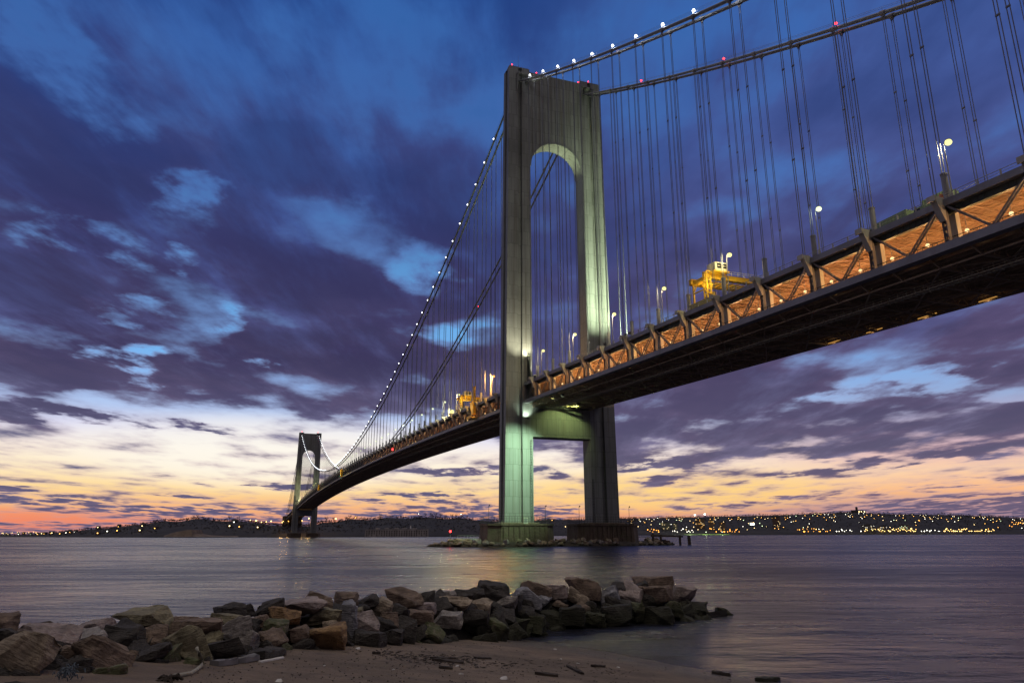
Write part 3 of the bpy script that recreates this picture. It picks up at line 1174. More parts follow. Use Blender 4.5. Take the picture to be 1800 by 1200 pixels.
# single bare trees that stand up from the ridge
def tree_meshes(seed, h):
    r = random.Random(seed)
    tr, cr = MB(), MB()
    tr.tube([(0, 0, -1), (0.1 * h * 0.2, 0, h * 0.25), (0, 0.02 * h, h * 0.5)], [h * 0.035, h * 0.028, h * 0.018], 6)

    def grow(p, d, ln, rad, lv):
        q = p + d * ln
        cr.tube([p, q], [rad, rad * 0.6], 4, caps=False)
        if lv == 0:
            return
        for k in range(3 if lv > 1 else 4):
            nd = (d + Vector((r.uniform(-1, 1), r.uniform(-1, 1), r.uniform(-0.25, 0.6))) * 0.75).normalized()
            grow(p + d * ln * r.uniform(0.5, 1.0), nd, ln * r.uniform(0.6, 0.8), rad * 0.62, lv - 1)
    for k in range(7):
        a = k * 2.4
        z = h * (0.28 + 0.03 * k)
        grow(Vector((0, 0, z)), Vector((math.cos(a) * 0.7, math.sin(a) * 0.7, 0.8)).normalized(), h * 0.24, h * 0.014, 3)
    return tr, cr


tree_protos = []
for sd in (3, 8, 15):
    tr, cr = tree_meshes(sd, 1.0)
    tree_protos.append((tr.build('trunk', M['wood'], mesh_only=True), cr.build('crown', M['wood'], mesh_only=True)))
tree_spots = [(402, 20, 'L'), (417, 16, 'L'), (440, 12, 'L'), (573, 20, 'L'), (586, 18, 'L'), (607, 13, 'L'), (614, 17, 'L'), (625, 15, 'L'), (668, 16, 'L'), (690, 10, 'L'), (747, 16, 'L'), (757, 18, 'L'), (765, 20, 'L'), (774, 20, 'L'), (783, 16, 'L'), (794, 18, 'L'), (802, 16, 'L'),
              (812, 14, 'L'), (820, 14, 'L'), (345, 15, 'L'), (338, 13, 'L'), (250, 11, 'L'), (268, 12, 'L'), (209, 10, 'L'), (180, 10, 'L'), (1337, 24, 'R'), (1414, 22, 'R'), (1432, 20, 'R'), (1565, 22, 'R'), (1660, 24, 'R'), (1675, 22, 'R'), (1728, 26, 'R')]
WHERE = lambda px: ('left of the far tower' if px < 520 else 'between the far tower and the old fort' if px < 640 else 'above the old stone fort' if px < 755 else 'behind the red beacon' if px < 850 else 'over the lights of the right shore')
for i, (px, h, sd) in enumerate(tree_spots):
    tab = LEFT if sd == 'L' else RIGHT
    p = hill_point(tab, px, 0.97)
    hh = h * 0.95
    e = empty('bare_tree', p, rng.uniform(0, 6), 'bare winter tree on the dark ridge ' + WHERE(px), 'tree', 'bare trees on the far ridges ' + WHERE(px))
    for me, nm in zip(tree_protos[i % 3], ('trunk', 'crown')):
        o = bpy.data.objects.new(nm, me)
        COL.objects.link(o)
        o.parent = e
        o.scale = (hh, hh, hh)

# sandy bluff under the wood
M['bluff'] = material('pale_sand_bluff', (0.17, 0.13, 0.10), 0.95, 0.3, 0.05, streak=(0.08, 0.06, 0.05, 0.7, (0.12, 0.12, 0.02)))
mb = MB()
top = [(288, 941), (300, 937), (312, 934), (322, 932), (330, 931), (338, 930.5), (341, 938), (352, 940), (380, 941), (420, 941.5)]
for x, y in top:
    p = at_dist(x, y, 1905)
    q = at_dist(x, 943.2, 1888)
    mb.v += [q, p, p + Vector((0.3, 0.95, 0)) * 60]
for i in range(len(top) - 1):
    for k in range(2):
        mb.f.append((i * 3 + k, (i + 1) * 3 + k, (i + 1) * 3 + k + 1, i * 3 + k + 1))
tag(mb.build('bluff', M['bluff'], smooth=False), kind='structure')

# old stone fort at the water's edge
M['fort'] = material('old_granite', (0.40, 0.37, 0.355), 0.9, 0.18, 0.08, streak=(0.08, 0.07, 0.07, 0.5, (0.2, 0.2, 0.03)))
M['void'] = material('dark_opening', (0.012, 0.012, 0.014), 0.9, 0.1, 0.3)
fa, fb = at_dist(641, 943, 1690), at_dist(753, 943, 1690)
fdir = (fb - fa)
flen = math.hypot(fdir.x, fdir.y)
frz = math.atan2(fdir.y, fdir.x)
fort = empty('stone_fort', (fa.x, fa.y, 0.0), frz, 'long low granite fort with rows of dark gun openings at the far waterside', 'fort')
mb = MB()
mb.span((0, 0, -1), (flen * 0.30, 22, 16.2))
mb.span((flen * 0.301, -3, -1), (flen * 0.80, 22, 17.2))
mb.span((flen * 0.801, 0, -1), (flen, 22, 16.4))
mb.span((-0.6, -0.6, 16.21), (flen * 0.30, 22, 17.0))
mb.span((flen * 0.301, -3.6, 17.21), (flen * 0.80, 22, 18.0))
mb.span((flen * 0.801, -0.6, 16.41), (flen + 0.6, 22, 17.2))
mb.build('wall', M['fort'], fort)
mb = MB()
for c in (0.2, 0.34, 0.5, 0.62, 0.78):
    mb.prism([(flen * c + 5 * math.cos(a * PI / 4), 12 + 5 * math.sin(a * PI / 4)) for a in range(8)], 17.0, 19.6)
mb.build('roof_turret', M['fort'], fort)
for i in range(25):
    fx = flen * (0.03 + 0.94 * i / 24)
    mid = 0.3 < fx / flen < 0.8
    yy = -3.06 if mid else -0.06
    for z in (2.2, 6.4, 10.8):
        if z == 2.2 and not mid and i % 2:
            continue
        mb = MB()
        mb.span((fx - 1.0, yy - 0.05, z), (fx + 1.0, yy, z + 2.8))
        mb.build('window', M['void'], fort)
lt = empty('lighthouse', (fa.x + fdir.x * 0.735, fa.y + fdir.y * 0.735 + 14, 17.8), 0, 'little white lighthouse on the roof of the stone fort', 'lighthouse')
mb = MB(); mb.tube([(0, 0, 0), (0, 0, 4.5)], [1.7, 1.3], 10); mb.build('tower_body', material('white_lighthouse_paint', (0.6, 0.6, 0.62), 0.6, 0.05), lt)
mb = MB(); mb.tube([(0, 0, 4.5), (0, 0, 6.2), (0, 0, 7.2)], [1.0, 1.0, 0.2], 10); mb.build('lantern', M['cream'], lt)


# ---------------------------------------------------------------- lit shore: houses, blocks, lamps
def light_mat(rgb, s):
    return glow('lit_window_' + ('amber' if rgb[2] < 0.3 else 'warm' if rgb[2] < 0.7 else 'white'), rgb, s)


LIT = {'amber': glow('amber_window', (1.0, 0.50, 0.12), 5.0), 'warm': glow('warm_window', (1.0, 0.74, 0.36), 5.0), 'white': glow('white_window', (1.0, 0.96, 0.82), 5.0), 'green': glow('greenish_window', (0.80, 1.0, 0.62), 4.5)}
M['house'] = material('night_house_wall', (0.10, 0.085, 0.085), 0.9, 0.3, 0.3)
M['house_roof'] = material('night_house_roof', (0.05, 0.045, 0.05), 0.9, 0.3, 0.3)
M['block'] = material('brick_apartment_wall', (0.14, 0.085, 0.07), 0.9, 0.2, 0.2)
M['block_pale'] = material('pale_apartment_wall', (0.17, 0.155, 0.14), 0.9, 0.2, 0.2)


def house_meshes(seed):
    r = random.Random(seed)
    w, d, h = r.uniform(10, 16), r.uniform(9, 12), r.uniform(6, 9)
    wall, roof, win = MB(), MB(), MB()
    wall.span((-w / 2, -d / 2, -4), (w / 2, d / 2, h))
    rw, rd = w / 2 + 0.6, d / 2 + 0.6
    roof.add([(-rw, -rd, h + 0.01), (rw, -rd, h + 0.01), (rw, rd, h + 0.01), (-rw, rd, h + 0.01), (-rw, 0, h + 4), (rw, 0, h + 4)], [(0, 1, 5, 4), (2, 3, 4, 5), (1, 2, 5), (3, 0, 4), (0, 3, 2, 1)])
    k = r.choice((1, 1, 2))
    x = r.uniform(-w * 0.3, w * 0.1)
    z = r.choice((1.2, h * 0.55))
    win.span((x - 1.5, -d / 2 - 0.12, z), (x + 1.5, -d / 2 - 0.02, z + 2.4))
    if k == 2:
        win.span((x + 2.6, -d / 2 - 0.12, z), (x + 4.6, -d / 2 - 0.02, z + 2.2))
    return wall, roof, win


HP = []
for sd in range(6):
    a, b, c = house_meshes(sd + 40)
    HP.append((a.build('wall', M['house'], mesh_only=True), b.build('roof', M['house_roof'], mesh_only=True), {k: c.build('window', LIT[k], mesh_only=True) for k in LIT}))


def facing(p):
    return math.atan2(CAM.y - p.y, CAM.x - p.x) + PI / 2


def house(p, tone, label, group):
    e = empty('house', p, facing(p) + rng.uniform(-0.3, 0.3), label, 'house', group)
    a, b, c = HP[rng.randrange(6)]
    for nm, me in (('wall', a), ('roof', b), ('window', c[tone])):
        o = bpy.data.objects.new(nm, me)
        COL.objects.link(o)
        o.parent = e
    return e


TONE = {'amber': 'an amber', 'warm': 'a warm yellow', 'white': 'a white', 'green': 'a greenish'}
ZONES = [(1100, 1225, 'beside the bright stadium lights'), (1225, 1330, 'right of the bright stadium lights'), (1330, 1440, 'on the rise left of the hilltop church'), (1440, 1560, 'around and below the hilltop church'), (1560, 1680, 'on the ridge right of the hilltop church'), (1680, 1810, 'at the far right end of the ridge')]
for zx0, zx1, where in ZONES:
    for k in range(38):
        px = rng.uniform(zx0, zx1)
        top = interp(RIGHT, px, 1)
        band = rng.random()
        py = top + 4 + abs(rng.gauss(0, 4.5)) if band < 0.6 else rng.uniform(top + 5, 932)
        tone = rng.choices(list(TONE), (0.34, 0.38, 0.2, 0.08))[0]
        house(on_hill(RIGHT, px, py), tone, 'dark house with %s lit window %s' % (TONE[tone], where), 'hillside houses with %s lit window %s' % (TONE[tone], where))
for zx0, zx1, n, where in ((0, 140, 16, 'on the low left point'), (125, 275, 10, 'under the wooded hill on the left'), (395, 500, 5, 'just left of the far tower'), (820, 1030, 6, 'seen between the near tower legs')):
    for k in range(n):
        px = rng.uniform(zx0, zx1)
        if 845 < px < 970:
            continue
        top = interp(LEFT, px, 1)
        tone = rng.choices(list(TONE), (0.4, 0.4, 0.16, 0.04))[0]
        py = rng.uniform(min(top + 3, 938), min(top + 20, 940))
        house(on_hill(LEFT, px, py), tone, 'shore house with %s lit window %s' % (TONE[tone], where), 'shore houses with %s lit window %s' % (TONE[tone], where))


def block(px, py, w, h, mat, tone, label, rows, cols, lit):
    p = on_hill(RIGHT, px, py)
    e = empty('apartment_block', p, facing(p), label, 'building')
    mb = MB()
    mb.span((-w / 2, -9, -4), (w / 2, 9, h))
    mb.build('wall', M[mat], e)
    mb = MB()
    mb.span((-w * 0.2, -4, h + 0.01), (w * 0.2, 4, h + 3.5))
    mb.span((-w / 2 - 0.4, -9.4, h - 0.8), (w / 2 + 0.4, -9.05, h + 0.6))
    mb.build('roof', M['house_roof'], e)
    r = random.Random(int(px))
    for i in range(rows):
        for j in range(cols):
            if r.random() > lit:
                continue
            x = -w / 2 + w * (j + 0.5) / cols
            z = 2 + (h - 4) * (i + 0.4) / rows
            mb = MB()
            mb.span((x - 0.9, -9.12, z), (x + 0.9, -9.02, z + 1.4))
            mb.build('window', LIT[r.choice(('warm', tone, tone))], e)


block(1231, 929, 46, 50, 'block', 'amber', 'broad brown apartment block below the stadium lights', 7, 9, 0.22)
block(1251, 930, 26, 44, 'block', 'amber', 'narrower brown apartment block right of the broad one below the stadium lights', 6, 5, 0.25)
block(1270, 931, 30, 38, 'block', 'amber', 'reddish apartment block close to the orange waterside lamps', 5, 6, 0.28)
block(1170, 930, 46, 34, 'block_pale', 'warm', 'pale flat-roofed block nearest the near tower on the right shore', 5, 8, 0.2)
block(1187, 930, 24, 30, 'block_pale', 'warm', 'small pale block right beside the pale flat-roofed one', 4, 4, 0.25)
block(1366, 927, 38, 54, 'block', 'amber', 'tall dim brick block on the slope left of the hilltop church', 8, 6, 0.16)
block(1526, 934, 60, 32, 'block_pale', 'white', 'wide pale waterside block with lit upper floor below the hilltop church', 4, 10, 0.22)
block(1552, 935, 40, 26, 'block_pale', 'white', 'lower pale waterside block right of the wide one', 3, 6, 0.25)
block(1590, 930, 44, 22, 'block_pale', 'green', 'waterside hall with two bright rows of windows by the orange quay', 3, 6, 0.6)

# church-like building on the highest point
p = hill_point(RIGHT, 1510, 0.99)
ch = empty('hilltop_church', p, facing(p), 'dark church with a short tower on the highest point of the right ridge', 'church')
mb = MB(); mb.span((-34, -9, -4), (34, 9, 16)); mb.span((-7, -7, 16.01), (7, 7, 32)); mb.span((34.01, -7, -4), (50, 7, 12)); mb.build('wall', M['house'], ch)
mb = MB(); mb.add([(-7.5, -7.5, 32.01), (7.5, -7.5, 32.01), (7.5, 7.5, 32.01), (-7.5, 7.5, 32.01), (0, 0, 38)], [(0, 1, 4), (1, 2, 4), (2, 3, 4), (3, 0, 4), (3, 2, 1, 0)]); mb.build('roof', M['house_roof'], ch)
for x in (10, 22, 40):
    mb = MB(); mb.span((x, -9.15, 3), (x + 5, -9.03, 9)); mb.build('window', LIT['warm'], ch)

# white lit screen
p = on_hill(RIGHT, 1323, 925)
e = empty('lit_screen', p, facing(p), 'bright white rectangular screen glowing among the right shore houses', 'screen')
mb = MB(); mb.span((-11, -0.6, 8), (11, 0.6, 19)); mb.build('panel', glow('white_screen', (0.85, 1.0, 0.85), 3.0), e)
mb = MB(); mb.span((-9, 0.61, -3), (-8, 1.4, 19)); mb.span((8, 0.61, -3), (9, 1.4, 19)); mb.build('support', M['black_metal'], e)


# lamp posts of the far shore
def post_meshes():
    p, b = MB(), MB()
    p.tube([(0, 0, -3), (0, 0, 11)], [0.3, 0.2], 6)
    b.ball((0, 0, 11.6), 1.7, 8, 5)
    return p.build('pole', M['black_metal'], mesh_only=True), b


POSTP, POSTB = post_meshes()
BULB = {k: POSTB.build('lamp_head', glow('shore_lamp_' + k, c, s), mesh_only=True) for k, c, s in (('orange', (1.0, 0.40, 0.06), 5), ('amber', (1.0, 0.62, 0.18), 6), ('white', (1.0, 0.95, 0.78), 6), ('green', (0.86, 1.0, 0.66), 5))}


def shore_lamp(p, tone, label, group=None, s=1.0):
    e = empty('lamp_post', p, 0, label, 'street lamp', group)
    for nm, me in (('pole', POSTP), ('lamp_head', BULB[tone])):
        o = bpy.data.objects.new(nm, me)
        COL.objects.link(o)
        o.parent = e
        if nm == 'lamp_head' and s != 1:
            o.scale = (s, s, s)
            o.location.z = 11.6 * (1 - s)
    return e


QUAY = [(1138, 1160, 8, 'orange', 'below the pale flat-roofed block'), (1180, 1222, 9, 'white', 'on the edge of the lit sports field'), (1245, 1300, 14, 'orange', 'below the brown apartment blocks'), (1400, 1460, 15, 'orange', 'on the quay left of the wide pale block'), (1468, 1500, 7, 'white', 'on the dark quay left of the wide pale block'),
        (1518, 1562, 15, 'amber', 'in front of the wide pale block'), (1562, 1612, 21, 'amber', 'in front of the hall with two window rows'), (1615, 1655, 8, 'white', 'on the quay between the hall and the amber terminal'), (1658, 1700, 21, 'amber', 'at the brightest amber terminal on the right shore'), (1700, 1750, 14, 'amber', 'on the quay right of the amber terminal'), (1775, 1800, 9, 'orange', 'on the slope at the right edge')]
for x0, x1, n, tone, where in QUAY:
    for k in range(n):
        px = x0 + (x1 - x0) * (k + rng.uniform(0.1, 0.9)) / n
        py = rng.uniform(930, 936) if 'slope' not in where else rng.uniform(918, 928)
        shore_lamp(on_hill(RIGHT, px, py + 3), tone, '%s lamp post %s' % (tone, where), '%s lamps %s' % (tone, where), rng.choice((0.7, 0.9, 1.0, 1.3)))
for px, py, tone, s, lab in ((1268, 926, 'orange', 1.3, 'large orange lamp on the slope right of the brown blocks'), (1602, 930, 'amber', 1.8, 'big amber lamp above the hall with two window rows'), (1737, 935, 'amber', 1.5, 'strong amber lamp toward the right end of the quay'), (1413, 936, 'orange', 1.8, 'big orange quay lamp below the brick block slope'), (1618, 915, 'orange', 1.2, 'lone orange lamp on a mast up the slope right of the hall'),
                             (1283, 934, 'orange', 1.5, 'bright orange lamp at the right end of the sports field'), (1513, 936, 'white', 1.3, 'single white quay lamp left of the wide pale block')):
    shore_lamp(on_hill(RIGHT, px, py + 3), tone, lab, None, s)
for x0, x1, n, tone, where in ((0, 66, 12, 'amber', 'along the low point at the left edge'), (435, 500, 5, 'amber', 'by the anchorage left of the far tower')):
    for k in range(n):
        px = x0 + (x1 - x0) * (k + rng.uniform(0.1, 0.9)) / n
        py = rng.uniform(934, 938) if px < 100 else rng.uniform(916, 921)
        shore_lamp(on_hill(LEFT, px, py + 4), tone, '%s lamp post %s' % (tone, where), '%s lamps %s' % (tone, where), rng.choice((0.5, 0.65, 0.8)))
for px, py, tone, s, lab in ((589, 913, 'amber', 1.2, 'amber lamp in the trees just right of the far tower'), (624, 911, 'orange', 0.7, 'faint orange lamp on the ridge left of the fort'), (735, 903, 'white', 0.5, 'small white ridge light above the fort'), (810, 899, 'white', 0.6, 'small white mast light on the ridge behind the red beacon'), (842, 914, 'warm', 0.5, ''), (449, 916, 'amber', 1.3, 'strongest amber lamp left of the far tower')):
    if lab:
        e = shore_lamp(on_hill(LEFT, px, py + 6), tone, lab, None, s)

# orange-lit ground under the far approach
for i, (px, py, tone, s) in enumerate(((507, 915.5, 'orange', 0.5), (521, 914, 'orange', 0.45), (531, 914.5, 'amber', 0.5), (543, 910.5, 'amber', 0.8), (496, 917.5, 'amber', 0.5))):
    q = at_dist(px, py, 1700)
    e = empty('lamp_post', (q.x, q.y, q.z - 11.6), 0, '%s lamp under the deck end at the far tower, %s from the left' % (tone, ('second', 'third', 'fourth', 'fifth', 'first')[i]), 'street lamp')
    for nm, me in (('pole', POSTP), ('lamp_head', BULB[tone])):
        o = bpy.data.objects.new(nm, me)
        COL.objects.link(o)
        o.parent = e
        if nm == 'lamp_head':
            o.scale = (s, s, s)
            o.location.z = 11.6 * (1 - s)
    lamp('POINT', (0, 0, 11.6), 9000, (1.0, 0.55, 0.15), e, 1.5)
# stadium lights
for k, (px, py) in enumerate(((1221.5, 904.5), (1238.8, 903.5))):
    q = at_dist(px, py, 4450)
    g = hill_point(RIGHT, px, 0.72)
    e = empty('stadium_light', (q.x, q.y, g.z - 2), facing(q), ('left' if k == 0 else 'right') + '-hand of the two dazzling stadium light masts on the ridge', 'stadium light', 'pair of stadium light masts')
    h = q.z - g.z + 2
    mb = MB(); mb.tube([(0, 0, -4), (0, 0, h - 3)], [0.8, 0.5], 8); mb.build('mast', M['black_metal'], e)
    mb = MB()
    for a in (-1, 0, 1):
        for b in (-1, 0, 1):
            mb.ball((a * 2.6, -0.8, h + b * 2.6), 1.6, 8, 5)
    mb.build('lamp_cluster', glow('stadium_lamp', (1.0, 1.0, 0.82), 9), e)
    mb = MB(); mb.span((-5, -0.4, h - 5), (5, 0.4, h + 5)); mb.build('lamp_frame', M['black_metal'], e)
# lit sports field
a, b = at_dist(1204, 938.6, 3560), at_dist(1286, 938.6, 3600)
mb = MB()
mb.add([(a.x, a.y, 1.6), (b.x, b.y, 1.6), (b.x + 60, b.y + 110, 5.0), (a.x + 60, a.y + 110, 5.0)], [(0, 1, 2, 3)])
tag(mb.build('lawn', material('sports_turf', (0.16, 0.26, 0.05), 0.9, 0.15, 0.02)), kind='structure')
for f in (0.15, 0.5, 0.85):
    c = a.lerp(b, f) + Vector((30, 60, 0))
    q = shore_lamp(Vector((c.x, c.y, 3.0)), 'green', ('left', 'middle', 'right')[int(f * 3)] + ' greenish floodlight pole over the lit sports field', 'floodlight poles of the sports field', 0.9)
    lamp('POINT', (0, 0, 18), 60000, (0.8, 1.0, 0.5), q, 1.0)


# ---------------------------------------------------------------- lamps on the bridge
def street_lamp_proto(head_mat):
    e = bpy.data.objects.new('street_lamp', None)
    COL.objects.link(e)
    e.empty_display_size = 0.5
    mb = MB(); mb.tube([(0, 0, 0), (0, 0, 1.2)], [0.22, 0.2], 8); mb.tube([(0, 0, 1.2), (0, 0, 9.6)], [0.13, 0.08], 8)
    mb.build('pole', M['pale'], e)
    mb = MB(); mb.tube([(0, 0, 9.6), (0.05, -0.1, 10.3), (0.5, -0.3, 10.5)], 0.07, 6)
    mb.build('bracket_arm', M['pale'], e)
    mb = MB(); mb.ball((0.7, -0.35, 10.45), 0.58, 14, 10, 0.85)
    mb.build('lamp_head', head_mat, e)
    mb = MB(); mb.tube([(0.7, -0.35, 10.86), (0.7, -0.35, 11.05)], [0.5, 0.2], 10)
    mb.build('lamp_hood', M['steel'], e)
    return e


proto_warm = street_lamp_proto(M['bulb_warm'])
proto_orange = street_lamp_proto(M['bulb_orange'])
proto_pale = street_lamp_proto(M['bulb_pale_green'])
used = set()


def street_lamp(u, tone, label, group):
    pr = {'warm': proto_warm, 'orange': proto_orange, 'pale': proto_pale}[tone]
    e = pr if tone not in used else copy_tree(pr)
    used.add(tone)
    e.location = on(u, -14.0, 0.1) - Vector((0.7, -0.35, 0))
    tag(e, label, 'street lamp', group)
    col = {'warm': (1.0, 0.86, 0.48), 'orange': (1.0, 0.5, 0.12), 'pale': (0.85, 1.0, 0.85)}[tone]
    if u < 260:
        lamp('POINT', (0.7, -0.35, 9.82), 34000 if tone == 'orange' else 2200 if -90 < u < 0 else 320 if u < 0 else 1800, col, e, 0.09)
    return e


for k in range(7):
    u = -18.7 - 29.7 * k
    street_lamp(u, 'pale' if k == 5 else 'warm', 'bright %s street lamp on the upper deck, %s right of the near tower' % ('white' if k == 5 else 'yellow', 'first' if k == 0 else ordinal(k)), 'street lamps on the upper deck')
for k in range(22):
    u = 42.5 + 29.9 * k
    if k in (1,):
        continue
    street_lamp(u, 'orange' if k == 0 else 'warm' if k == 2 else 'pale', '%s street lamp on the main span, %s beyond the near tower' % ('orange' if k == 0 else 'yellow' if k == 2 else 'white', 'first' if k == 0 else ordinal(k)), 'street lamps on the upper deck')
for k in range(9):
    u = SPAN - 40 - 40 * k
    street_lamp(u, 'warm', 'tiny yellow street lamp on the main span, %s back from the far tower' % ('first' if k == 0 else ordinal(k)), 'street lamps on the upper deck')

# sodium lamps over the lower roadway


def under_lamp_proto():
    e = bpy.data.objects.new('roadway_lamp', None)
    COL.objects.link(e)
    mb = MB(); mb.tube([(0, 0, 0.36), (0, 0, 2.95)], 0.06, 6)
    mb.build('stem', M['steel'], e)
    mb = MB(); mb.ball((0, 0, 0), 0.34, 12, 8)
    mb.build('lamp_globe', M['bulb_sodium'], e)
    mb = MB(); mb.tube([(0, 0, 0.27), (0, 0, 0.37)], [0.3, 0.12], 8)
    mb.build('lamp_cap', M['steel'], e)
    return e


SODIUM = (1.0, 0.50, 0.23)
uproto = under_lamp_proto()
first = True
k = 0
for i in range(29):
    u = -23.0 - 7.5 * i
    e = uproto if first else copy_tree(uproto)
    first = False
    e.location = on(u, -11.3, -4.35)
    tag(e, 'sodium lamp over the lower roadway, %s to the right of the near tower' % ('first' if i == 0 else ordinal(i)), 'roadway lamp', 'sodium lamps over the lower roadway')
    lamp('POINT', (0, 0, -0.42), 620 * rng.uniform(0.5, 1.7), (1.0, rng.uniform(0.42, 0.58), rng.uniform(0.16, 0.3)), e, 0.06)
for i in range(26):
    u = 36.0 + 15.1 * i + (3 if i % 3 == 0 else -2)
    e = copy_tree(uproto)
    for ch in list(e.children):
        if ch.type == 'LIGHT':
            bpy.data.objects.remove(ch)
    e.location = on(u, -11.3, -4.35)
    tag(e, 'sodium lamp in the main span roadway, %s beyond the near tower' % ('first' if i == 0 else ordinal(i)), 'roadway lamp', 'sodium lamps over the lower roadway')
    lamp('POINT', (0, 0, -0.42), 620, SODIUM, e, 0.06)
# dim strip lights along the far lower chord
for i, u in enumerate((-140, -152, -166, -180, -194)):
    e = empty('strip_light', on(u, 12.9, -DEPTH - 0.75), 0, 'amber strip light under the far deck edge, %s right of the near tower' % ('first' if i == 0 else ordinal(i)), 'strip light', 'strip lights under the far deck edge')
    w = MB()
    w.box((0, 0, 0), (0.14, 4.6, 0.16))
    w.build('lens', M['bulb_amber'], e)
    w = MB(); w.box((0, 0, 0.16), (0.3, 5.0, 0.12)); w.build('housing', M['black_metal'], e)
    lamp('POINT', (-1.0, 0, -0.6), 14, (1.0, 0.62, 0.28), e, 0.3)
# the second row over the far carriageway, hidden from the shore by the deck
for i in range(15):
    e = copy_tree(uproto)
    for ch in list(e.children):
        if ch.type == 'LIGHT':
            bpy.data.objects.remove(ch)
    e.location = on(-23.0 - 15.0 * i, 6.0, -4.35)
    tag(e, 'sodium lamp over the far carriageway of the lower roadway', 'roadway lamp', 'sodium lamps over the far lower carriageway')
    lamp('POINT', (0, 0, -0.42), 1050, SODIUM, e, 0.06)

# necklace lights on the cables


def neck_proto(mat, name='cable_light'):
    e = bpy.data.objects.new(name, None)
    COL.objects.link(e)
    mb = MB(); mb.tube([(0, 0, 0), (0, 0, 1.0)], 0.08, 6)
    mb.build('stem', M['steel'], e)
    mb = MB(); mb.ball((0, 0, 1.25), 0.42, 10, 6)
    mb.build('bulb', mat, e)
    return e


nproto = neck_proto(M['bulb_white'])
rproto = neck_proto(M['bulb_red'], 'warning_light')
first = True


def neck(u, v, label, group):
    global first
    e = nproto if first else copy_tree(nproto)
    for ch in list(e.children):
        if ch.type == 'LIGHT':
            bpy.data.objects.remove(ch)
    first = False
    e.location = B(u, v, zc(u) + 0.45)
    tag(e, label, 'cable light', group)
    return e


for i in range(16):
    u = -16.0 - 14.95 * i
    e = neck(u, -17.4, 'small white light on the near cable, %s right of the near tower' % ('first' if i == 0 else ordinal(i)), 'white lights along the near cable')
    lamp('POINT', (0, 0, 1.25), 300, (0.92, 0.96, 1.0), e, 0.46)
for i in range(42):
    u = 34.0 + PANEL * i
    neck(u, -17.4, 'white light on the near main span cable, %s down from the near tower' % ('first' if i == 0 else ordinal(i)), 'white lights along the near cable')
for i in range(36):
    u = SPAN - 10 - PANEL * i
    neck(u, -17.4, 'tiny white light on the near cable, %s down from the far tower' % ('first' if i == 0 else ordinal(i)), 'white lights hanging below the far tower')
for i in range(26):
    u = SPAN - 10 - PANEL * i
    neck(u, 17.4, 'tiny white light on the rear cable, %s down from the far tower' % ('first' if i == 0 else ordinal(i)), 'white lights hanging below the far tower')
for i in range(12):
    u = SPAN + 20 + PANEL * 2 * i
    if u < SPAN + 330:
        neck(u, -17.4, 'tiny white light on the far side-span cable, %s behind the far tower' % ('first' if i == 0 else ordinal(i)), 'white lights behind the far tower')
first_red = True


def red(p, label, s=1.0, mat=None):
    global first_red
    e = rproto if first_red else copy_tree(rproto)
    first_red = False
    e.location = p
    if s != 1.0:
        e.scale = (s, s, s)
    tag(e, label, 'warning light', 'red warning lights')
    return e


for u, lab in ((-55, 'red warning light on the rear cable, closest to the near tower'), (-106, 'red warning light on the rear cable, middle of the three'), (-151.5, 'red warning light on the rear cable, farthest right')):
    red(B(u, 14.6, zc(u) + 0.5), lab, 0.75)
red(B(-89, -15.0, zc(-89) + 0.5), 'red warning light beside a white one on the near cable', 0.6)
for v, lab in ((-21.0, 'red light on the near tower top, left corner'), (-9.0, 'red light on the near tower top, left of the cable'), (12.3, 'red light on the near tower top, above the right cable housing'), (17.5, 'red light on the near tower top, right corner')):
    red(Vector((v, -3.0, 209.9 if abs(v) < 12.8 else 211.36)), lab, 0.55)
for v, lab in ((-17.0, 'left red light on top of the far tower'), (15.0, 'right red light on top of the far tower')):
    red(Vector((v, SPAN - 3, 211.36)), lab, 1.5)
red(on(272.3, -16.9, -DEPTH + 1.0) + Vector((-0.6, 0, 0)), 'red navigation light on the lower edge of the main span', 1.6)
gl = neck_proto(M['bulb_green'], 'navigation_light')
gl.location = on(585, -17.4, -DEPTH + 0.2)
gl.scale = (2.0, 2.0, 2.0)
tag(gl, 'green navigation light on the lower edge of the main span', 'navigation light')
red(B(92, 14.6, zc(92) + 0.5), 'red warning light on the rear cable seen through the tower arch', 0.7)
red(B(170, 17.4, zc(170) + 0.5), 'red warning light on the rear cable left of the near tower', 0.6)


# ---------------------------------------------------------------- floodlights that light the towers
def floodlight(loc, target, power, rgb, angle, label, bulb='bulb_pale_green', soft=0.5, blend=0.7, size=1.0, show=True):
    loc, target = Vector(loc), Vector(target)
    e = empty('floodlight', loc, 0, label, 'floodlight')
    d = (target - loc).normalized()
    s = d.cross(Vector((0, 0, 1))).normalized()
    up = s.cross(d)
    mb = MB()
    q = [s * a * 0.6 * size + up * b * 0.45 * size for a, b in ((-1, -1), (1, -1), (1, 1), (-1, 1))]
    mb.hexa([p - d * 0.9 * size for p in [x * 0.5 for x in q]] + [p - d * 0.15 * size for p in q])
    mb.build('housing', M['black_metal'], e)
    mb = MB()
    mb.hexa([x * 0.9 - d * 0.14 * size for x in q] + [x * 0.9 - d * 0.06 * size for x in q])
    mb.build('lens', M[bulb], e)
    mb = MB()
    mb.tube([-d * 0.5 * size, -d * 0.5 * size - Vector((0, 0, 1.2 * size))], 0.09, 6)
    mb.build('stand', M['steel'], e)
    lamp('SPOT', d * 0.1, power, rgb, e, soft, d * 10, angle, blend)
    return e


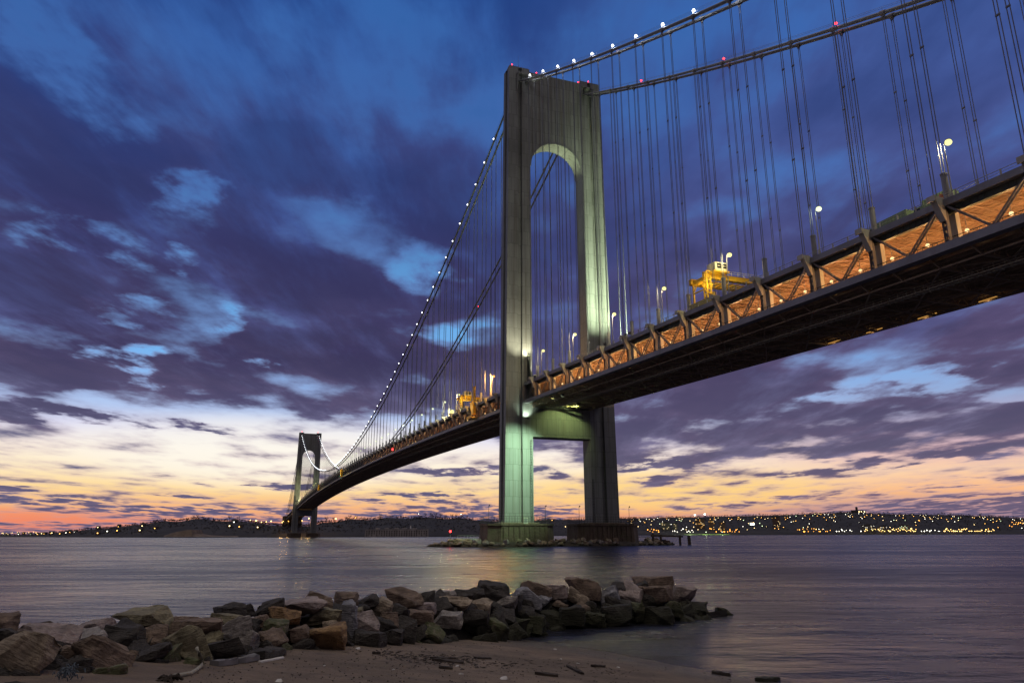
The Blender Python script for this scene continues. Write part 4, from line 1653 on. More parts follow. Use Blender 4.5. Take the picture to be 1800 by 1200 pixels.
GREEN = (0.62, 1.0, 0.60)
YG = (0.90, 1.0, 0.58)
WARM = (1.0, 0.92, 0.62)
floodlight(on(-38, -14.8, -DEPTH - 1.6), (-21.0, -3.6, 27), 150000, GREEN, 58, 'floodlight under the deck edge that turns the lower near leg green')
floodlight(on(-15, 2.1, -DEPTH - 0.6), (0, -3.6, 46.0), 5500, (0.80, 1.0, 0.34), 105, 'dazzling green-white floodlight under the deck in front of the cross beam', size=1.5, soft=0.12)
floodlight((-15.6, -5.6, 49.6), (-15.9, -3.0, 54), 2600, (0.8, 1.0, 0.75), 120, 'small floodlight burning close to the near leg under the deck')
floodlight((-15.3, -5.8, 74.6), (-15.6, -3.2, 80), 3600, WARM, 130, 'small floodlight burning close to the near leg above the deck', 'bulb_warm')
floodlight(on(-15, -16.2, 1.2), (-19, -3.6, 92), 40000, WARM, 60, 'floodlight on the upper deck aimed up the near leg', 'bulb_warm')
floodlight(on(-46, 15.6, 1.2), (19, -3.6, 118), 620000, (0.84, 1.0, 0.60), 50, 'floodlight on the upper deck aimed up the rear leg')
floodlight(on(-70, 8.0, 1.2), (4, -3.6, 172), 15000, (0.95, 1.0, 0.62), 50, 'floodlight on the upper deck aimed at the arch of the near tower')
floodlight(on(-64, -12.0, 1.2), (-18, -3.6, 130), 17000, (0.95, 1.0, 0.66), 42, 'floodlight on the upper deck aimed high up the near leg')
floodlight(on(26, 6.0, 1.2), (1, 0, 172), 240000, YG, 30, 'floodlight behind the near tower aimed up into the arch')
floodlight(on(SPAN - 60, -12, 1.2), (-17, SPAN, 92), 110000, (1.0, 0.95, 0.45), 70, 'floodlight aimed up the left leg of the far tower', 'bulb_warm')
floodlight(on(SPAN - 60, 12, 1.2), (17, SPAN, 92), 110000, (0.85, 1.0, 0.5), 70, 'floodlight aimed up the right leg of the far tower')
# tower-foot glow on the near pedestal
floodlight(on(-30, -15.2, -DEPTH - 1.6), (-24, -20, 2.0), 9000, (0.95, 0.95, 0.45), 70, 'floodlight under the deck edge aimed down at the pedestal rocks', 'bulb_warm')


# ---------------------------------------------------------------- yellow gantry cranes
def gantry(u0, label):
    e = empty('gantry_crane', on(u0, 0, 0), 0, label, 'gantry crane', 'yellow gantry cranes')
    sl = 0.037
    mb = MB()

    def pt(x, u, z):
        return Vector((x, u, z + (u * sl)))
    for s in (-1, 1):
        mb2 = MB()
        mb2.hexa([pt(s * 14.6 - 0.45, 5.2, 0.75), pt(s * 14.6 + 0.45, 5.2, 0.75), pt(s * 14.6 + 0.45, -5.4, 0.75), pt(s * 14.6 - 0.45, -5.4, 0.75),
                  pt(s * 14.6 - 0.45, 5.2, 2.0), pt(s * 14.6 + 0.45, 5.2, 2.0), pt(s * 14.6 + 0.45, -5.4, 2.0), pt(s * 14.6 - 0.45, -5.4, 2.0)])
        mb2.build('bogie_beam', M['olive'], e)
        for uu in (-4.4, -1.6, 2.0, 4.4):
            w = MB()
            w.tube([pt(s * 14.6 - 0.3, uu, 0.42), pt(s * 14.6 + 0.3, uu, 0.42)], 0.42, 10)
            w.build('wheel', M['black_metal'], e)
        w = MB()
        w.box(pt(s * 14.6, -5.0, 2.35), (0.8, 0.7, 1.1))
        w.build('buffer', M['yellow'], e)
        # wide lattice leg towards the viewer, thin leg behind
        w = MB()
        for dx in (-0.55, 0.55):
            for du in (-0.65, 0.65):
                w.beam(pt(s * 14.6 + dx, -2.6 + du, 1.9), pt(s * 14.6 + dx, -2.6 + du, 9.0), 0.3, 0.3)
        n = 6
        for k in range(n):
            za, zb = 2.0 + 7 * k / n, 2.0 + 7 * (k + 1) / n
            for dx in (-0.55, 0.55):
                w.beam(pt(s * 14.6 + dx, -3.25 if k % 2 else -1.95, za), pt(s * 14.6 + dx, -1.95 if k % 2 else -3.25, zb), 0.2, 0.3)
            for du in (-0.65, 0.65):
                w.beam(pt(s * 14.6 - 0.55, -2.6 + du, zb), pt(s * 14.6 + 0.55, -2.6 + du, zb), 0.2, 0.3)
        w.build('leg', M['yellow'], e)
        w = MB()
        w.beam(pt(s * 14.6, 3.4, 1.9), pt(s * 14.6, 3.4, 8.0), 0.42, 0.42, (0, 1, 0))
        w.build('leg', M['yellow'], e)
        w = MB()
        w.beam(pt(s * 14.6, 3.4, 4.7), pt(s * 14.6, -1.9, 4.7), 0.26, 0.26)
        w.beam(pt(s * 14.6, 3.4, 5.0), pt(s * 14.6, 1.2, 7.2), 0.24, 0.24)
        w.beam(pt(s * 14.6, 3.4, 7.6), pt(s * 14.6, -1.9, 7.6), 0.45, 0.9)
        w.build('brace', M['yellow'], e)
    for uu, h in ((-2.6, 1.0), (3.4, 1.25)):
        w = MB()
        w.beam(pt(-15.6, uu, 7.8), pt(15.6, uu, 7.8), 0.9, h, (0, 0, 1))
        for z in (0.55, -0.6):
            w.beam(pt(-15.5, uu, 7.8 + z * h), pt(15.5, uu, 7.8 + z * h), 1.25, 0.1)
        w.build('girder', M['yellow'], e)
    w = MB()
    for k in range(16):
        w.beam(pt(-13.0 + k * 1.7, -3.1, 7.05), pt(-13.0 + k * 1.7, 3.0, 7.05), 0.16, 0.2)
    w.build('walkway_grating', M['olive'], e)
    w = MB()
    for uu in (-3.4,):
        for z in (0.6, 1.15):
            w.beam(pt(-9.5, uu, 8.35 + z), pt(4.0, uu, 8.35 + z), 0.07, 0.07)
        for k in range(8):
            w.beam(pt(-9.5 + k * 1.9, uu, 8.35), pt(-9.5 + k * 1.9, uu, 9.55), 0.07, 0.07)
    w.build('handrail', M['cream'], e)
    w = MB()
    w.hexa([pt(-13.9, -5.4, 8.5), pt(-10.2, -5.4, 8.5), pt(-10.2, -2.0, 8.5), pt(-13.9, -2.0, 8.5), pt(-13.9, -5.4, 10.9), pt(-10.2, -5.4, 10.9), pt(-10.2, -2.0, 10.9), pt(-13.9, -2.0, 10.9)])
    cab = w.build('cabin', M['cream'], e)
    for x in (-13.3, -11.7):
        w = MB()
        w.span((x, -5.47, 9.3 - 0.2), (x + 1.15, -5.42, 10.55 - 0.2))
        win = w.build('window', M['void'], cab)
        w = MB()
        w.span((x + 0.15, -5.52, 9.65), (x + 0.85, -5.475, 9.82))
        w.build('window_bar', M['cream'], cab)
    w = MB()
    w.span((-14.4, -5.6, 8.15), (-9.8, -1.9, 8.45))
    w.build('cabin_floor', M['yellow'], e)
    lamp('POINT', (-12.2, -6.8, 6.6), 200, (1.0, 0.80, 0.25), e, 0.3)
    lamp('POINT', (-11.6, 0.4, 6.2), 500, (1.0, 0.72, 0.2), e, 0.3)
    lamp('POINT', (-16.6, -4.6, 5.6), 420, (1.0, 0.85, 0.3), e, 0.3)
    return e


gantry(-126.0, 'yellow gantry crane with a cream two-window cabin on the side span')
g2 = gantry(97.0, 'yellow gantry crane on the main span behind the near tower')
w = MB()
w.ball((-15.3, 1.5, 2.2), 1.2, 12, 8)
fl = empty('work_light', on(110, 0, 0.0), 0, 'huge dazzling yellow-white work light at the foot of the main span crane', 'work light')
w.build('lamp_globe', M['bulb_warm'], fl)
w = MB(); w.tube([(-15.3, 1.5, 0.0), (-15.3, 1.5, 1.1)], 0.12, 6); w.build('stem', M['steel'], fl)
lamp('POINT', (-15.3, 1.5, 2.2), 25000, (1.0, 0.9, 0.45), fl, 1.28)

# yellow work platform clamped to the truss behind the tower
e = empty('work_platform', on(62, -16, 0), 0, 'yellow mast and work platform clamped to the truss behind the near tower', 'platform')
w = MB(); w.beam((-1.6, 0, -1), (-1.6, 0, 8.5), 0.9, 0.9, (0, 1, 0)); w.build('mast', M['yellow'], e)
w = MB(); w.hexa([(-2.4, -1.4, -5.5), (-1.1, -1.4, -5.5), (-1.1, 1.4, -5.5), (-2.4, 1.4, -5.5), (-3.2, -2.2, 0.6), (-1.1, -2.2, 0.6), (-1.1, 2.2, 0.6), (-3.2, 2.2, 0.6)]); w.build('hanger_frame', M['yellow'], e)
w = MB(); w.span((-4.2, -4, -7.6), (-0.9, 4, -7.3)); w.span((-4.2, -4, -7.29), (-4.1, 4, -6.3)); w.beam((-2, -2, -7.3), (-2, -1.0, -5.5), 0.3, 0.3); w.beam((-2, 2, -7.3), (-2, 1.0, -5.5), 0.3, 0.3); w.build('platform_floor', M['yellow'], e)
lamp('POINT', (-6, 4, -2), 700, (1.0, 0.7, 0.2), e, 0.4)
# smaller yellow travellers farther along
for i, u in enumerate((575, 840)):
    e = empty('work_platform', on(u, -16, 0), 0, ('nearer' if i == 0 else 'farther') + ' small yellow work platform on the distant part of the main span', 'platform')
    w = MB(); w.span((-3.0, -2.5, -7.5), (-1.0, 2.5, 0.8)); w.build('platform_cage', M['yellow'], e)
    w = MB(); w.span((-3.4, -4, -7.9), (-0.9, 4, -7.51)); w.build('platform_floor', M['yellow'], e)
    lamp('POINT', (-9, -3, -3), 2500, (1.0, 0.75, 0.25), e, 0.4)


# ---------------------------------------------------------------- vehicles and gear on the upper deck
M['truck_green'] = material('green_truck_paint', (0.22, 0.30, 0.16), 0.4, 0.1, 0.5)
M['glass'] = material('dark_glass', (0.02, 0.025, 0.03), 0.08, 0.1, 0.5)
M['rubber'] = material('tyre_rubber', (0.02, 0.02, 0.02), 0.9, 0.1, 1)


def truck(u, v, label, h=3.9, ln=9.0):
    e = empty('truck', on(u, v, -0.24), 0, label, 'truck', 'green trucks on the upper deck')
    w = MB(); w.span((-1.25, -ln / 2, 1.05), (1.25, ln / 2 - 2.3, h))
    for k in range(9):
        y = -ln / 2 + 0.3 + k * (ln - 2.9) / 8
        w.span((-1.3, y - 0.05, 1.1), (-1.255, y + 0.05, h - 0.05)); w.span((-1.1, y - 0.05, h + 0.003), (1.1, y + 0.05, h + 0.06))
    w.build('cargo_body', M['truck_green'], e)
    w = MB(); w.hexa([(-1.15, ln / 2 - 2.2, 0.9), (1.15, ln / 2 - 2.2, 0.9), (1.15, ln / 2, 0.9), (-1.15, ln / 2, 0.9), (-1.1, ln / 2 - 2.2, 3.0), (1.1, ln / 2 - 2.2, 3.0), (1.1, ln / 2 - 0.5, 3.0), (-1.1, ln / 2 - 0.5, 3.0)])
    cab = w.build('cab', M['truck_green'], e)
    w = MB(); w.span((-1.18, ln / 2 - 1.7, 1.95), (-1.13, ln / 2 - 0.6, 2.7)); w.build('side_window', M['glass'], cab)
    for y in (-ln / 2 + 1.2, -ln / 2 + 2.4, ln / 2 - 1.1):
        for s in (-1, 1):
            w = MB(); w.tube([(s * 0.85, y, 0.5), (s * 1.2, y, 0.5)], 0.5, 14); w.build('wheel', M['rubber'], e)
    w = MB(); w.span((-0.5, -ln / 2 + 0.1, 0.7), (0.5, ln / 2 - 0.2, 1.04)); w.build('chassis', M['black_metal'], e)
    return e


truck(-181.0, -11.2, 'dull green box truck on the upper deck behind the rightmost tall street lamp gap', 3.3, 9.5)
truck(-190.5, -11.2, 'brighter green truck next to the orange drum on the upper deck', 3.7, 7.5)
e = empty('traffic_drum', on(-194.5, -14.6, 0.75), 0, 'orange traffic drum standing on the deck edge beside the green truck', 'traffic drum')
w = MB(); w.tube([(0, 0, 0), (0, 0, 0.3), (0, 0, 1.2)], [0.42, 0.36, 0.30], 12); w.build('drum_body', material('orange_plastic', (0.75, 0.16, 0.03), 0.5, 0.05, 1), e)
w = MB(); w.tube([(0, 0, -1.0), (0, 0, 0.0)], [0.5, 0.5], 12); w.build('drum_base', M['rubber'], e)
e = empty('antenna', on(-213.6, -15.6, 0.0), 0, 'pale multi-armed antenna on a short mast at the right end of the deck', 'antenna')
w = MB(); w.tube([(0, 0, 0), (0, 0, 3.4)], 0.09, 6); w.build('mast', M['pale'], e)
w = MB()
for z, d in ((2.2, 1), (2.9, -1), (3.4, 1)):
    w.beam((0, -1.6, z), (0, 1.8, z), 0.07, 0.07)
    for k in range(5):
        w.beam((-0.4, -1.5 + k * 0.75, z), (0.4, -1.5 + k * 0.75, z), 0.05, 0.05)
w.build('antenna_arm', M['pale'], e)
w = MB(); w.box((0, 0, 0.5), (0.9, 0.9, 1.0)); w.build('equipment_box', M['black_metal'], e)
for i, u in enumerate((-70.0, -75.0, -88.5, -91.0)):
    e = empty('spotlight', on(u, -16.2, 0.0), 0, 'round black spotlight head on the top chord, %s to the right of the near tower' % ('first' if i == 0 else ordinal(i)), 'spotlight', 'round spotlights on the top chord')
    w = MB(); w.tube([(0, 0, 0), (0, 0, 1.0)], 0.07, 6); w.build('stand', M['steel'], e)
    w = MB(); w.tube([(0.1, -0.45, 1.1), (0, 0.1, 1.3), (0, 0.4, 1.4)], [0.42, 0.45, 0.2], 12); w.build('lamp_housing', M['black_metal'], e)


# ---------------------------------------------------------------- stones
ROCK = {}
for nm, c, sec in (('tan', (0.36, 0.295, 0.215), (0.22, 0.17, 0.12)), ('pink', (0.35, 0.29, 0.265), (0.25, 0.19, 0.175)), ('grey', (0.31, 0.285, 0.26), (0.19, 0.17, 0.155)), ('blue', (0.29, 0.29, 0.31), (0.17, 0.17, 0.195)), ('brown', (0.21, 0.155, 0.115), (0.13, 0.095, 0.07)),
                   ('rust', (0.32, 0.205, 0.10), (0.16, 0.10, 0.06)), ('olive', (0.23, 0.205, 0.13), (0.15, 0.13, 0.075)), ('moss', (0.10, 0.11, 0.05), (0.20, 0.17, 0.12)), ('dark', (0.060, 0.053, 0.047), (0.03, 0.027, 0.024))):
    m = material(nm + '_stone', c, 0.88, 0.42, 2.6, second=(sec[0], sec[1], sec[2], 0.9))
    t = m.node_tree
    Ex.tree = t
    b = t.nodes['Principled BSDF']
    tc = t.nodes.new('ShaderNodeTexCoord')
    v = Ex(tc.outputs['Object'])
    mp = t.nodes.new('ShaderNodeMapping')
    mp.inputs['Scale'].default_value = (1.5, 1.5, 9.0)
    mp.inputs['Rotation'].default_value = (0.35, 0.2, 0)
    t.links.new(v.s, mp.inputs[0])
    h = e_noise(Ex(mp.outputs[0]), 2.0, 6.0, 0.6) * 0.6 + e_noise(v, 5.0, 9.0, 0.68) * 0.7
    bp = t.nodes.new('ShaderNodeBump')
    bp.inputs['Strength'].default_value = 0.85
    bp.inputs['Distance'].default_value = 0.2
    t.links.new(h.s, bp.inputs['Height'])
    t.links.new(bp.outputs[0], b.inputs['Normal'])
    # weed and wet dark band below the tide line
    ge = t.nodes.new('ShaderNodeNewGeometry')
    sp = t.nodes.new('ShaderNodeSeparateXYZ')
    t.links.new(ge.outputs['Position'], sp.inputs[0])
    z = Ex(sp.outputs[2]) + (e_noise(Ex(ge.outputs['Position']), 1.3, 5.0, 0.6) - 0.5) * 1.0
    wet = e_smooth(z, 1.15, 0.55)
    old = b.inputs['Base Color'].links[0].from_socket
    col = e_mix(wet * 0.85, Ex(old), (0.028, 0.030, 0.014, 1))
    t.links.new(col.s, b.inputs['Base Color'])
    ROCK[nm] = m


def rock_mesh(seed, sx, sy, sz, mat, blocky=0.6, detail=2):
    r = random.Random(seed)
    bm = bmesh.new()
    pts = []
    for k in range(13):
        p = Vector((r.uniform(-1, 1), r.uniform(-1, 1), r.uniform(-1, 1)))
        m = max(abs(p.x), abs(p.y), abs(p.z))
        q = p / m
        p = p.normalized().lerp(q, blocky)
        pts.append(bm.verts.new((p.x * sx / 2, p.y * sy / 2, p.z * sz / 2)))
    for a in (-1, 1):
        for b in (-1, 1):
            for c in (-1, 1):
                if r.random() < blocky * 0.75:
                    pts.append(bm.verts.new((a * sx / 2 * r.uniform(0.7, 1), b * sy / 2 * r.uniform(0.7, 1), c * sz / 2 * r.uniform(0.7, 1))))
    res = bmesh.ops.convex_hull(bm, input=bm.verts)
    junk = [g for g in res['geom_interior'] + res['geom_unused'] if isinstance(g, bmesh.types.BMVert)]
    bmesh.ops.delete(bm, geom=list(set(junk)), context='VERTS')
    for _ in range(r.choice((1, 2, 3))):                  # fracture planes
        nrm = Vector((r.uniform(-1, 1), r.uniform(-1, 1), r.uniform(-0.3, 1))).normalized()
        ext = abs(nrm.x) * sx / 2 + abs(nrm.y) * sy / 2 + abs(nrm.z) * sz / 2
        cut = bmesh.ops.bisect_plane(bm, geom=bm.verts[:] + bm.edges[:] + bm.faces[:], plane_co=nrm * ext * r.uniform(0.38, 0.62), plane_no=nrm, clear_outer=True)
        rim = [g for g in cut['geom_cut'] if isinstance(g, bmesh.types.BMEdge)]
        if rim:
            bmesh.ops.edgeloop_fill(bm, edges=rim)
    bmesh.ops.dissolve_limit(bm, angle_limit=R(13), verts=bm.verts, edges=bm.edges)
    w = min(sx, sy, sz)
    bmesh.ops.bevel(bm, geom=bm.edges, offset=w * 0.018, segments=1, affect='EDGES', profile=0.6)
    bmesh.ops.triangulate(bm, faces=bm.faces)
    for _ in range(detail):
        long = [e for e in bm.edges if e.calc_length() > w * (0.42 if _ == 0 else 0.22)]
        if long:
            bmesh.ops.subdivide_edges(bm, edges=long, cuts=1, use_grid_fill=True)
            bmesh.ops.triangulate(bm, faces=bm.faces)
    off = Vector((seed * 1.7, seed * 0.3, seed * 2.1))
    bm.normal_update()
    mv = {}
    for v in bm.verts:
        p = v.co
        n = mnoise.noise(p * (1.6 / w) + off) * 0.10 + mnoise.noise(p * (4.5 / w) + off) * 0.07
        lay = mnoise.noise(Vector((0.3 * p.x / w, 0.3 * p.y / w, p.z * 7 / w)) + off) * 0.045
        mv[v] = v.normal * (n + lay) * w
    for v, d in mv.items():
        v.co += d
    me = bpy.data.meshes.new('rock')
    bm.to_mesh(me)
    bm.free()
    me.polygons.foreach_set('use_smooth', [True] * len(me.polygons))
    try:
        me.set_sharp_from_angle(angle=R(24))
    except Exception:
        pass
    me.materials.append(ROCK[mat])
    return me


def put_rock(me, loc, rot, label, group=None, name='rock', cat='rock', scale=None):
    o = bpy.data.objects.new(name, me)
    COL.objects.link(o)
    o.location = loc
    o.rotation_euler = rot
    if scale:
        o.scale = scale
    return tag(o, label, cat, group)


# island of rubble round the near pedestals
mb = MB()
n = 40
rings = [(1.0, -1.5), (0.93, 0.4), (0.8, 1.6), (0.55, 1.9)]
for f, z in rings:
    for k in range(n):
        a = 2 * PI * k / n
        mb.v.append(Vector((-1 + 53 * math.cos(a) * (f if f > 0.9 else f * 1.02), 14.5 * math.sin(a) * f, z)))
for i in range(3):
    for k in range(n):
        mb.f.append((i * n + k, i * n + (k + 1) % n, (i + 1) * n + (k + 1) % n, (i + 1) * n + k))
mb.f.append(tuple(3 * n + k for k in range(n)))
M['rubble'] = material('rubble_ground', (0.07, 0.06, 0.05), 0.95, 0.4, 0.4, bump=0.8, bump_scale=1.5)
tag(mb.build('island_ground', M['rubble']), kind='structure')
IM = [rock_mesh(900 + k, 2.6, 2.0, 1.7, ('tan', 'grey', 'tan', 'olive', 'grey', 'brown')[k % 6], 0.5, 1) for k in range(12)]
cnt = 0
for k in range(420):
    a = rng.uniform(PI * 0.92, 2.08 * PI)
    f = rng.choice((0.97, 0.93, 0.88, 0.82, 0.78))
    x, y = -1 + 53.5 * math.cos(a) * f, 14.6 * math.sin(a) * f
    z = {0.97: 0.0, 0.93: 0.5, 0.88: 1.1, 0.82: 1.6, 0.78: 1.9}[f]
    if abs(abs(x) - 18.6) < 14.6 and abs(y) < 9.6:
        continue
    if cnt >= 190:
        break
    cnt += 1
    part = 'left of the near pedestal, under the red beacon' if x < -32 else 'in front of the near pedestal' if x < -5 else 'between the two pedestals' if x < 5 else 'in front of the rear pedestal' if x < 33 else 'right of the rear pedestal'
    put_rock(IM[rng.randrange(12)], (x, y, z + rng.uniform(-0.2, 0.3)), (rng.uniform(-0.5, 0.5), rng.uniform(-0.5, 0.5), rng.uniform(0, 6)), 'riprap boulder on the tower island ' + part, 'riprap boulders on the tower island ' + part, 'boulder', 'boulder', [rng.uniform(0.6, 1.15)] * 3)

# red beacon, dock, ruined pier, piling, pedestal lamps
e = empty('beacon', (-45.5, -1.0, 1.6), 0, 'red beacon light on a thin post at the left end of the rocky tower island', 'beacon')
w = MB(); w.tube([(0, 0, -0.6), (0, 0, 3.5)], 0.11, 8); w.build('post', M['steel'], e)
w = MB(); w.ball((0, 0, 3.95), 0.42, 12, 8); w.build('lamp_globe', glow('red_beacon', (1.0, 0.03, 0.03), 9), e)
w = MB(); w.box((0, 0, 3.3), (0.8, 0.8, 0.1)); w.build('lamp_base', M['black_metal'], e)
lamp('POINT', (0, 0, 3.95), 60, (1.0, 0.03, 0.03), e, 0.46)
M['plank'] = material('weathered_timber', (0.10, 0.08, 0.065), 0.9, 0.3, 0.6, streak=(0.04, 0.03, 0.025, 0.6, (0.5, 0.5, 4)))
M['dock'] = material('pale_dock', (0.32, 0.34, 0.34), 0.8, 0.15, 0.5)
e = empty('dock', (-37.8, 2.0, 0), 0, 'small pale dock with a rail beside the near pedestal', 'dock')
w = MB(); w.span((-4.6, -2, 2.6), (4.6, 2, 2.9)); w.build('dock_floor', M['dock'], e)
for x in (-4.2, -1.4, 1.4, 4.2):
    w = MB(); w.tube([(x, -1.7, -1), (x, -1.7, 2.59)], 0.2, 8); w.build('pile', M['plank'], e)
w = MB(); w.beam((-4.6, -1.9, 4.0), (4.6, -1.9, 4.0), 0.1, 0.1)
for k in range(8):
    w.beam((-4.5 + k * 1.28, -1.9, 2.91), (-4.5 + k * 1.28, -1.9, 4.0), 0.08, 0.08)
w.build('rail', M['dock'], e)
e = empty('ruined_pier', (43.0, -6.0, 0), 0, 'dark timber remains of a pier right of the rear pedestal', 'pier')
for x, h in ((-4.6, 4.6), (-1.0, 4.2), (8.0, 3.9)):
    w = MB(); w.tube([(x, 0, -1.5), (x, 0, h)], 0.5, 8); w.build('pile', M['plank'], e)
w = MB(); w.beam((-5.4, 0, 3.8), (9.2, 0, 3.4), 1.0, 0.7); w.build('cross_beam', M['plank'], e)
w = MB(); w.span((-10, 1.2, 3.2), (7, 3.4, 3.5)); w.build('deck_board', M['dock'], e)
e = empty('piling', (57.5, -3.0, 0), 0, 'single dark piling standing in the water right of the tower island', 'piling')
w = MB(); w.tube([(0, 0, -2), (-0.2, 0, 3.6)], [0.75, 0.65], 10); w.build('pile_post', M['plank'], e)
w = MB(); w.tube([(-0.2, 0, 3.605), (-0.2, 0, 3.75)], [0.7, 0.6], 10); w.build('pile_cap', M['black_metal'], e)
for i, (x, lab) in enumerate(((-31.0, 'left corner of the near pedestal'), (-7.6, 'right corner of the near pedestal'), (7.0, 'left corner of the rear pedestal'), (29.5, 'right corner of the rear pedestal'))):
    e = empty('pedestal_pole', (x, -3.0, 8.36), 0, 'thin unlit light pole on the ' + lab, 'light pole')
    w = MB(); w.tube([(0, 0, 0), (0, 0, 6.5)], [0.12, 0.07], 6); w.build('pole', M['black_metal'], e)
    w = MB(); w.tube([(0, 0, 6.5), (0.3, -0.2, 6.9), (0.3, -0.2, 7.2)], [0.1, 0.28, 0.1], 8); w.build('lamp_head', M['black_metal'], e)
e = empty('equipment_cabinet', (-18.0, -8.3, 8.36), 0, 'pale equipment cabinet on the near pedestal in front of the green leg', 'cabinet')
w = MB(); w.box((0, 0, 1.1), (1.7, 1.0, 2.2)); w.build('cabinet_body', M['cream'], e)
w = MB(); w.span((-0.75, -0.56, 0.2), (0.75, -0.505, 2.0)); w.build('door', M['dock'], e)


# ---------------------------------------------------------------- the beach
EA, EB = Vector((-107.6, -244.5)), Vector((-104.2, -255.0))        # water's edge (x, y)
ED = (EB - EA).normalized()
EN = Vector((ED.y, -ED.x))
if (Vector((CAM.x, CAM.y)) - EA).dot(EN) < 0:
    EN = -EN


def sand_z(x, y):
    d = (Vector((x, y)) - EA).dot(EN)
    z = 0.118 * d if d > 0 else 0.09 * d
    z += 0.05 * mnoise.noise(Vector((x * 0.25, y * 0.25, 0))) + 0.018 * mnoise.noise(Vector((x * 1.6, y * 1.6, 3)))
    return z


def on_sand(px, py):
    d = ray(px, py)
    t = 2.0
    for _ in range(4000):
        p = CAM + d * t
        if p.z <= sand_z(p.x, p.y) or p.z < -0.02:
            return p
        t += 0.02
    return CAM + d * t


BASE_ROW = [(-260, 1290), (-100, 1262), (0, 1238), (200, 1192), (450, 1166), (600, 1142), (900, 1127), (1000, 1112), (1100, 1104), (1200, 1098), (1290, 1088)]
CREST_ROW = [(-260, 1120), (-100, 1100), (0, 1092), (120, 1100), (250, 1084), (420, 1072), (520, 1054), (600, 1046), (700, 1043), (850, 1036), (1000, 1026), (1120, 1018), (1200, 1034), (1240, 1062), (1290, 1078)]


def row(tab, x):
    if x <= tab[0][0]:
        return tab[0][1]
    for a, b in zip(tab[:-1], tab[1:]):
        if x <= b[0]:
            return a[1] + (b[1] - a[1]) * (x - a[0]) / (b[0] - a[0])
    return tab[-1][1]


def jetty_base(px):
    py = row(BASE_ROW, px)
    return on_sand(px, min(py, 1300))


def hd(p):
    return math.hypot(p.x - CAM.x, p.y - CAM.y)


BASE_D = [(px, hd(jetty_base(px))) for px in range(-260, 1291, 50)]


def jetty_depth(px, py):
    d0 = row(BASE_D, px)
    b, c = row(BASE_ROW, px), row(CREST_ROW, px)
    f = min(1.15, max(0.0, (b - py) / max(20, b - c)))
    return d0 + 0.6 + 4.2 * f ** 1.15


# sand sheet around the camera
M['sand'] = material('damp_beach_sand', (0.205, 0.155, 0.114), 0.85, 0.28, 0.5, bump=0.9, bump_scale=4.0, second=(0.11, 0.085, 0.07, 0.6))
t = M['sand'].node_tree
Ex.tree = t
ge = t.nodes.new('ShaderNodeNewGeometry')
sp = t.nodes.new('ShaderNodeSeparateXYZ')
t.links.new(ge.outputs['Position'], sp.inputs[0])
pos = Ex(ge.outputs['Position'])
zz = Ex(sp.outputs[2]) + (e_noise(pos, 0.5, 4.0, 0.6) - 0.5) * 0.25
b = t.nodes['Principled BSDF']
col = e_mix(e_smooth(zz, 0.55, 0.1) * 0.75, Ex(b.inputs['Base Color'].links[0].from_socket), (0.045, 0.036, 0.03, 1))
speck = e_smooth(e_noise(pos, 26.0, 2.0, 0.5), 0.66, 0.72)
col = e_mix(speck * 0.6, col, (0.035, 0.028, 0.022, 1))
t.links.new(col.s, b.inputs['Base Color'])
rg = e_smooth(zz, 0.5, 0.05, 0.88, 0.35)
t.links.new(rg.s, b.inputs['Roughness'])
mb = MB()
rads = [0.0] + [1.5 * 1.045 ** k for k in range(74)] + [60, 120]
NA = 220
az0 = math.atan2(_f.x, _f.y)
for i, rr in enumerate(rads):
    for k in range(NA):
        a = 2 * PI * k / NA
        x, y = CAM.x + rr * math.sin(a), CAM.y + rr * math.cos(a)
        z = sand_z(x, y)
        # beyond the stone jetty the beach falls away under the water
        d = Vector((math.sin(a), math.cos(a), 0))
        q = d.dot(Vector((_f.x, _f.y, 0)).normalized())
        if q > 0.2:
            pxx = to_px(Vector((CAM.x, CAM.y, CAM.z)) + d * 1000)[0]
            if pxx < 1290:
                lim = row(BASE_D, pxx) + 2.5
                if rr > lim:
                    z -= (rr - lim) * 0.8
        elif rr > 30:
            z = min(z, 3.4)
        mb.v.append(Vector((x, y, max(z, -6))))
for i in range(len(rads) - 1):
    for k in range(NA):
        mb.f.append((i * NA + k, i * NA + (k + 1) % NA, (i + 1) * NA + (k + 1) % NA, (i + 1) * NA + k))
tag(mb.build('sand', M['sand'], smooth=True), kind='structure')

# core of the jetty, coloured near black as the shade between the big stones
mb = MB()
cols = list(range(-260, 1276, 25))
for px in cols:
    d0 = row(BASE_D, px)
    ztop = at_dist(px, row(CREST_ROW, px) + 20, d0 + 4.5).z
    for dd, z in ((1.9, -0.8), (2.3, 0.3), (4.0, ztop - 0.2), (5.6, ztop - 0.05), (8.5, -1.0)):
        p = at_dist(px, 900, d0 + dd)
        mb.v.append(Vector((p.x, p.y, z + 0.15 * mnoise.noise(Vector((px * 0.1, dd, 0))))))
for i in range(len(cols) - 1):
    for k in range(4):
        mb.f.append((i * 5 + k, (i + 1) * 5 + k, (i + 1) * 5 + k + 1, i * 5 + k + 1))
M['core'] = material('jetty_rubble_shade', (0.016, 0.014, 0.012), 0.95, 0.4, 1.0, bump=1.0, bump_scale=3.0)
tag(mb.build('jetty_ground', M['core']), kind='structure')

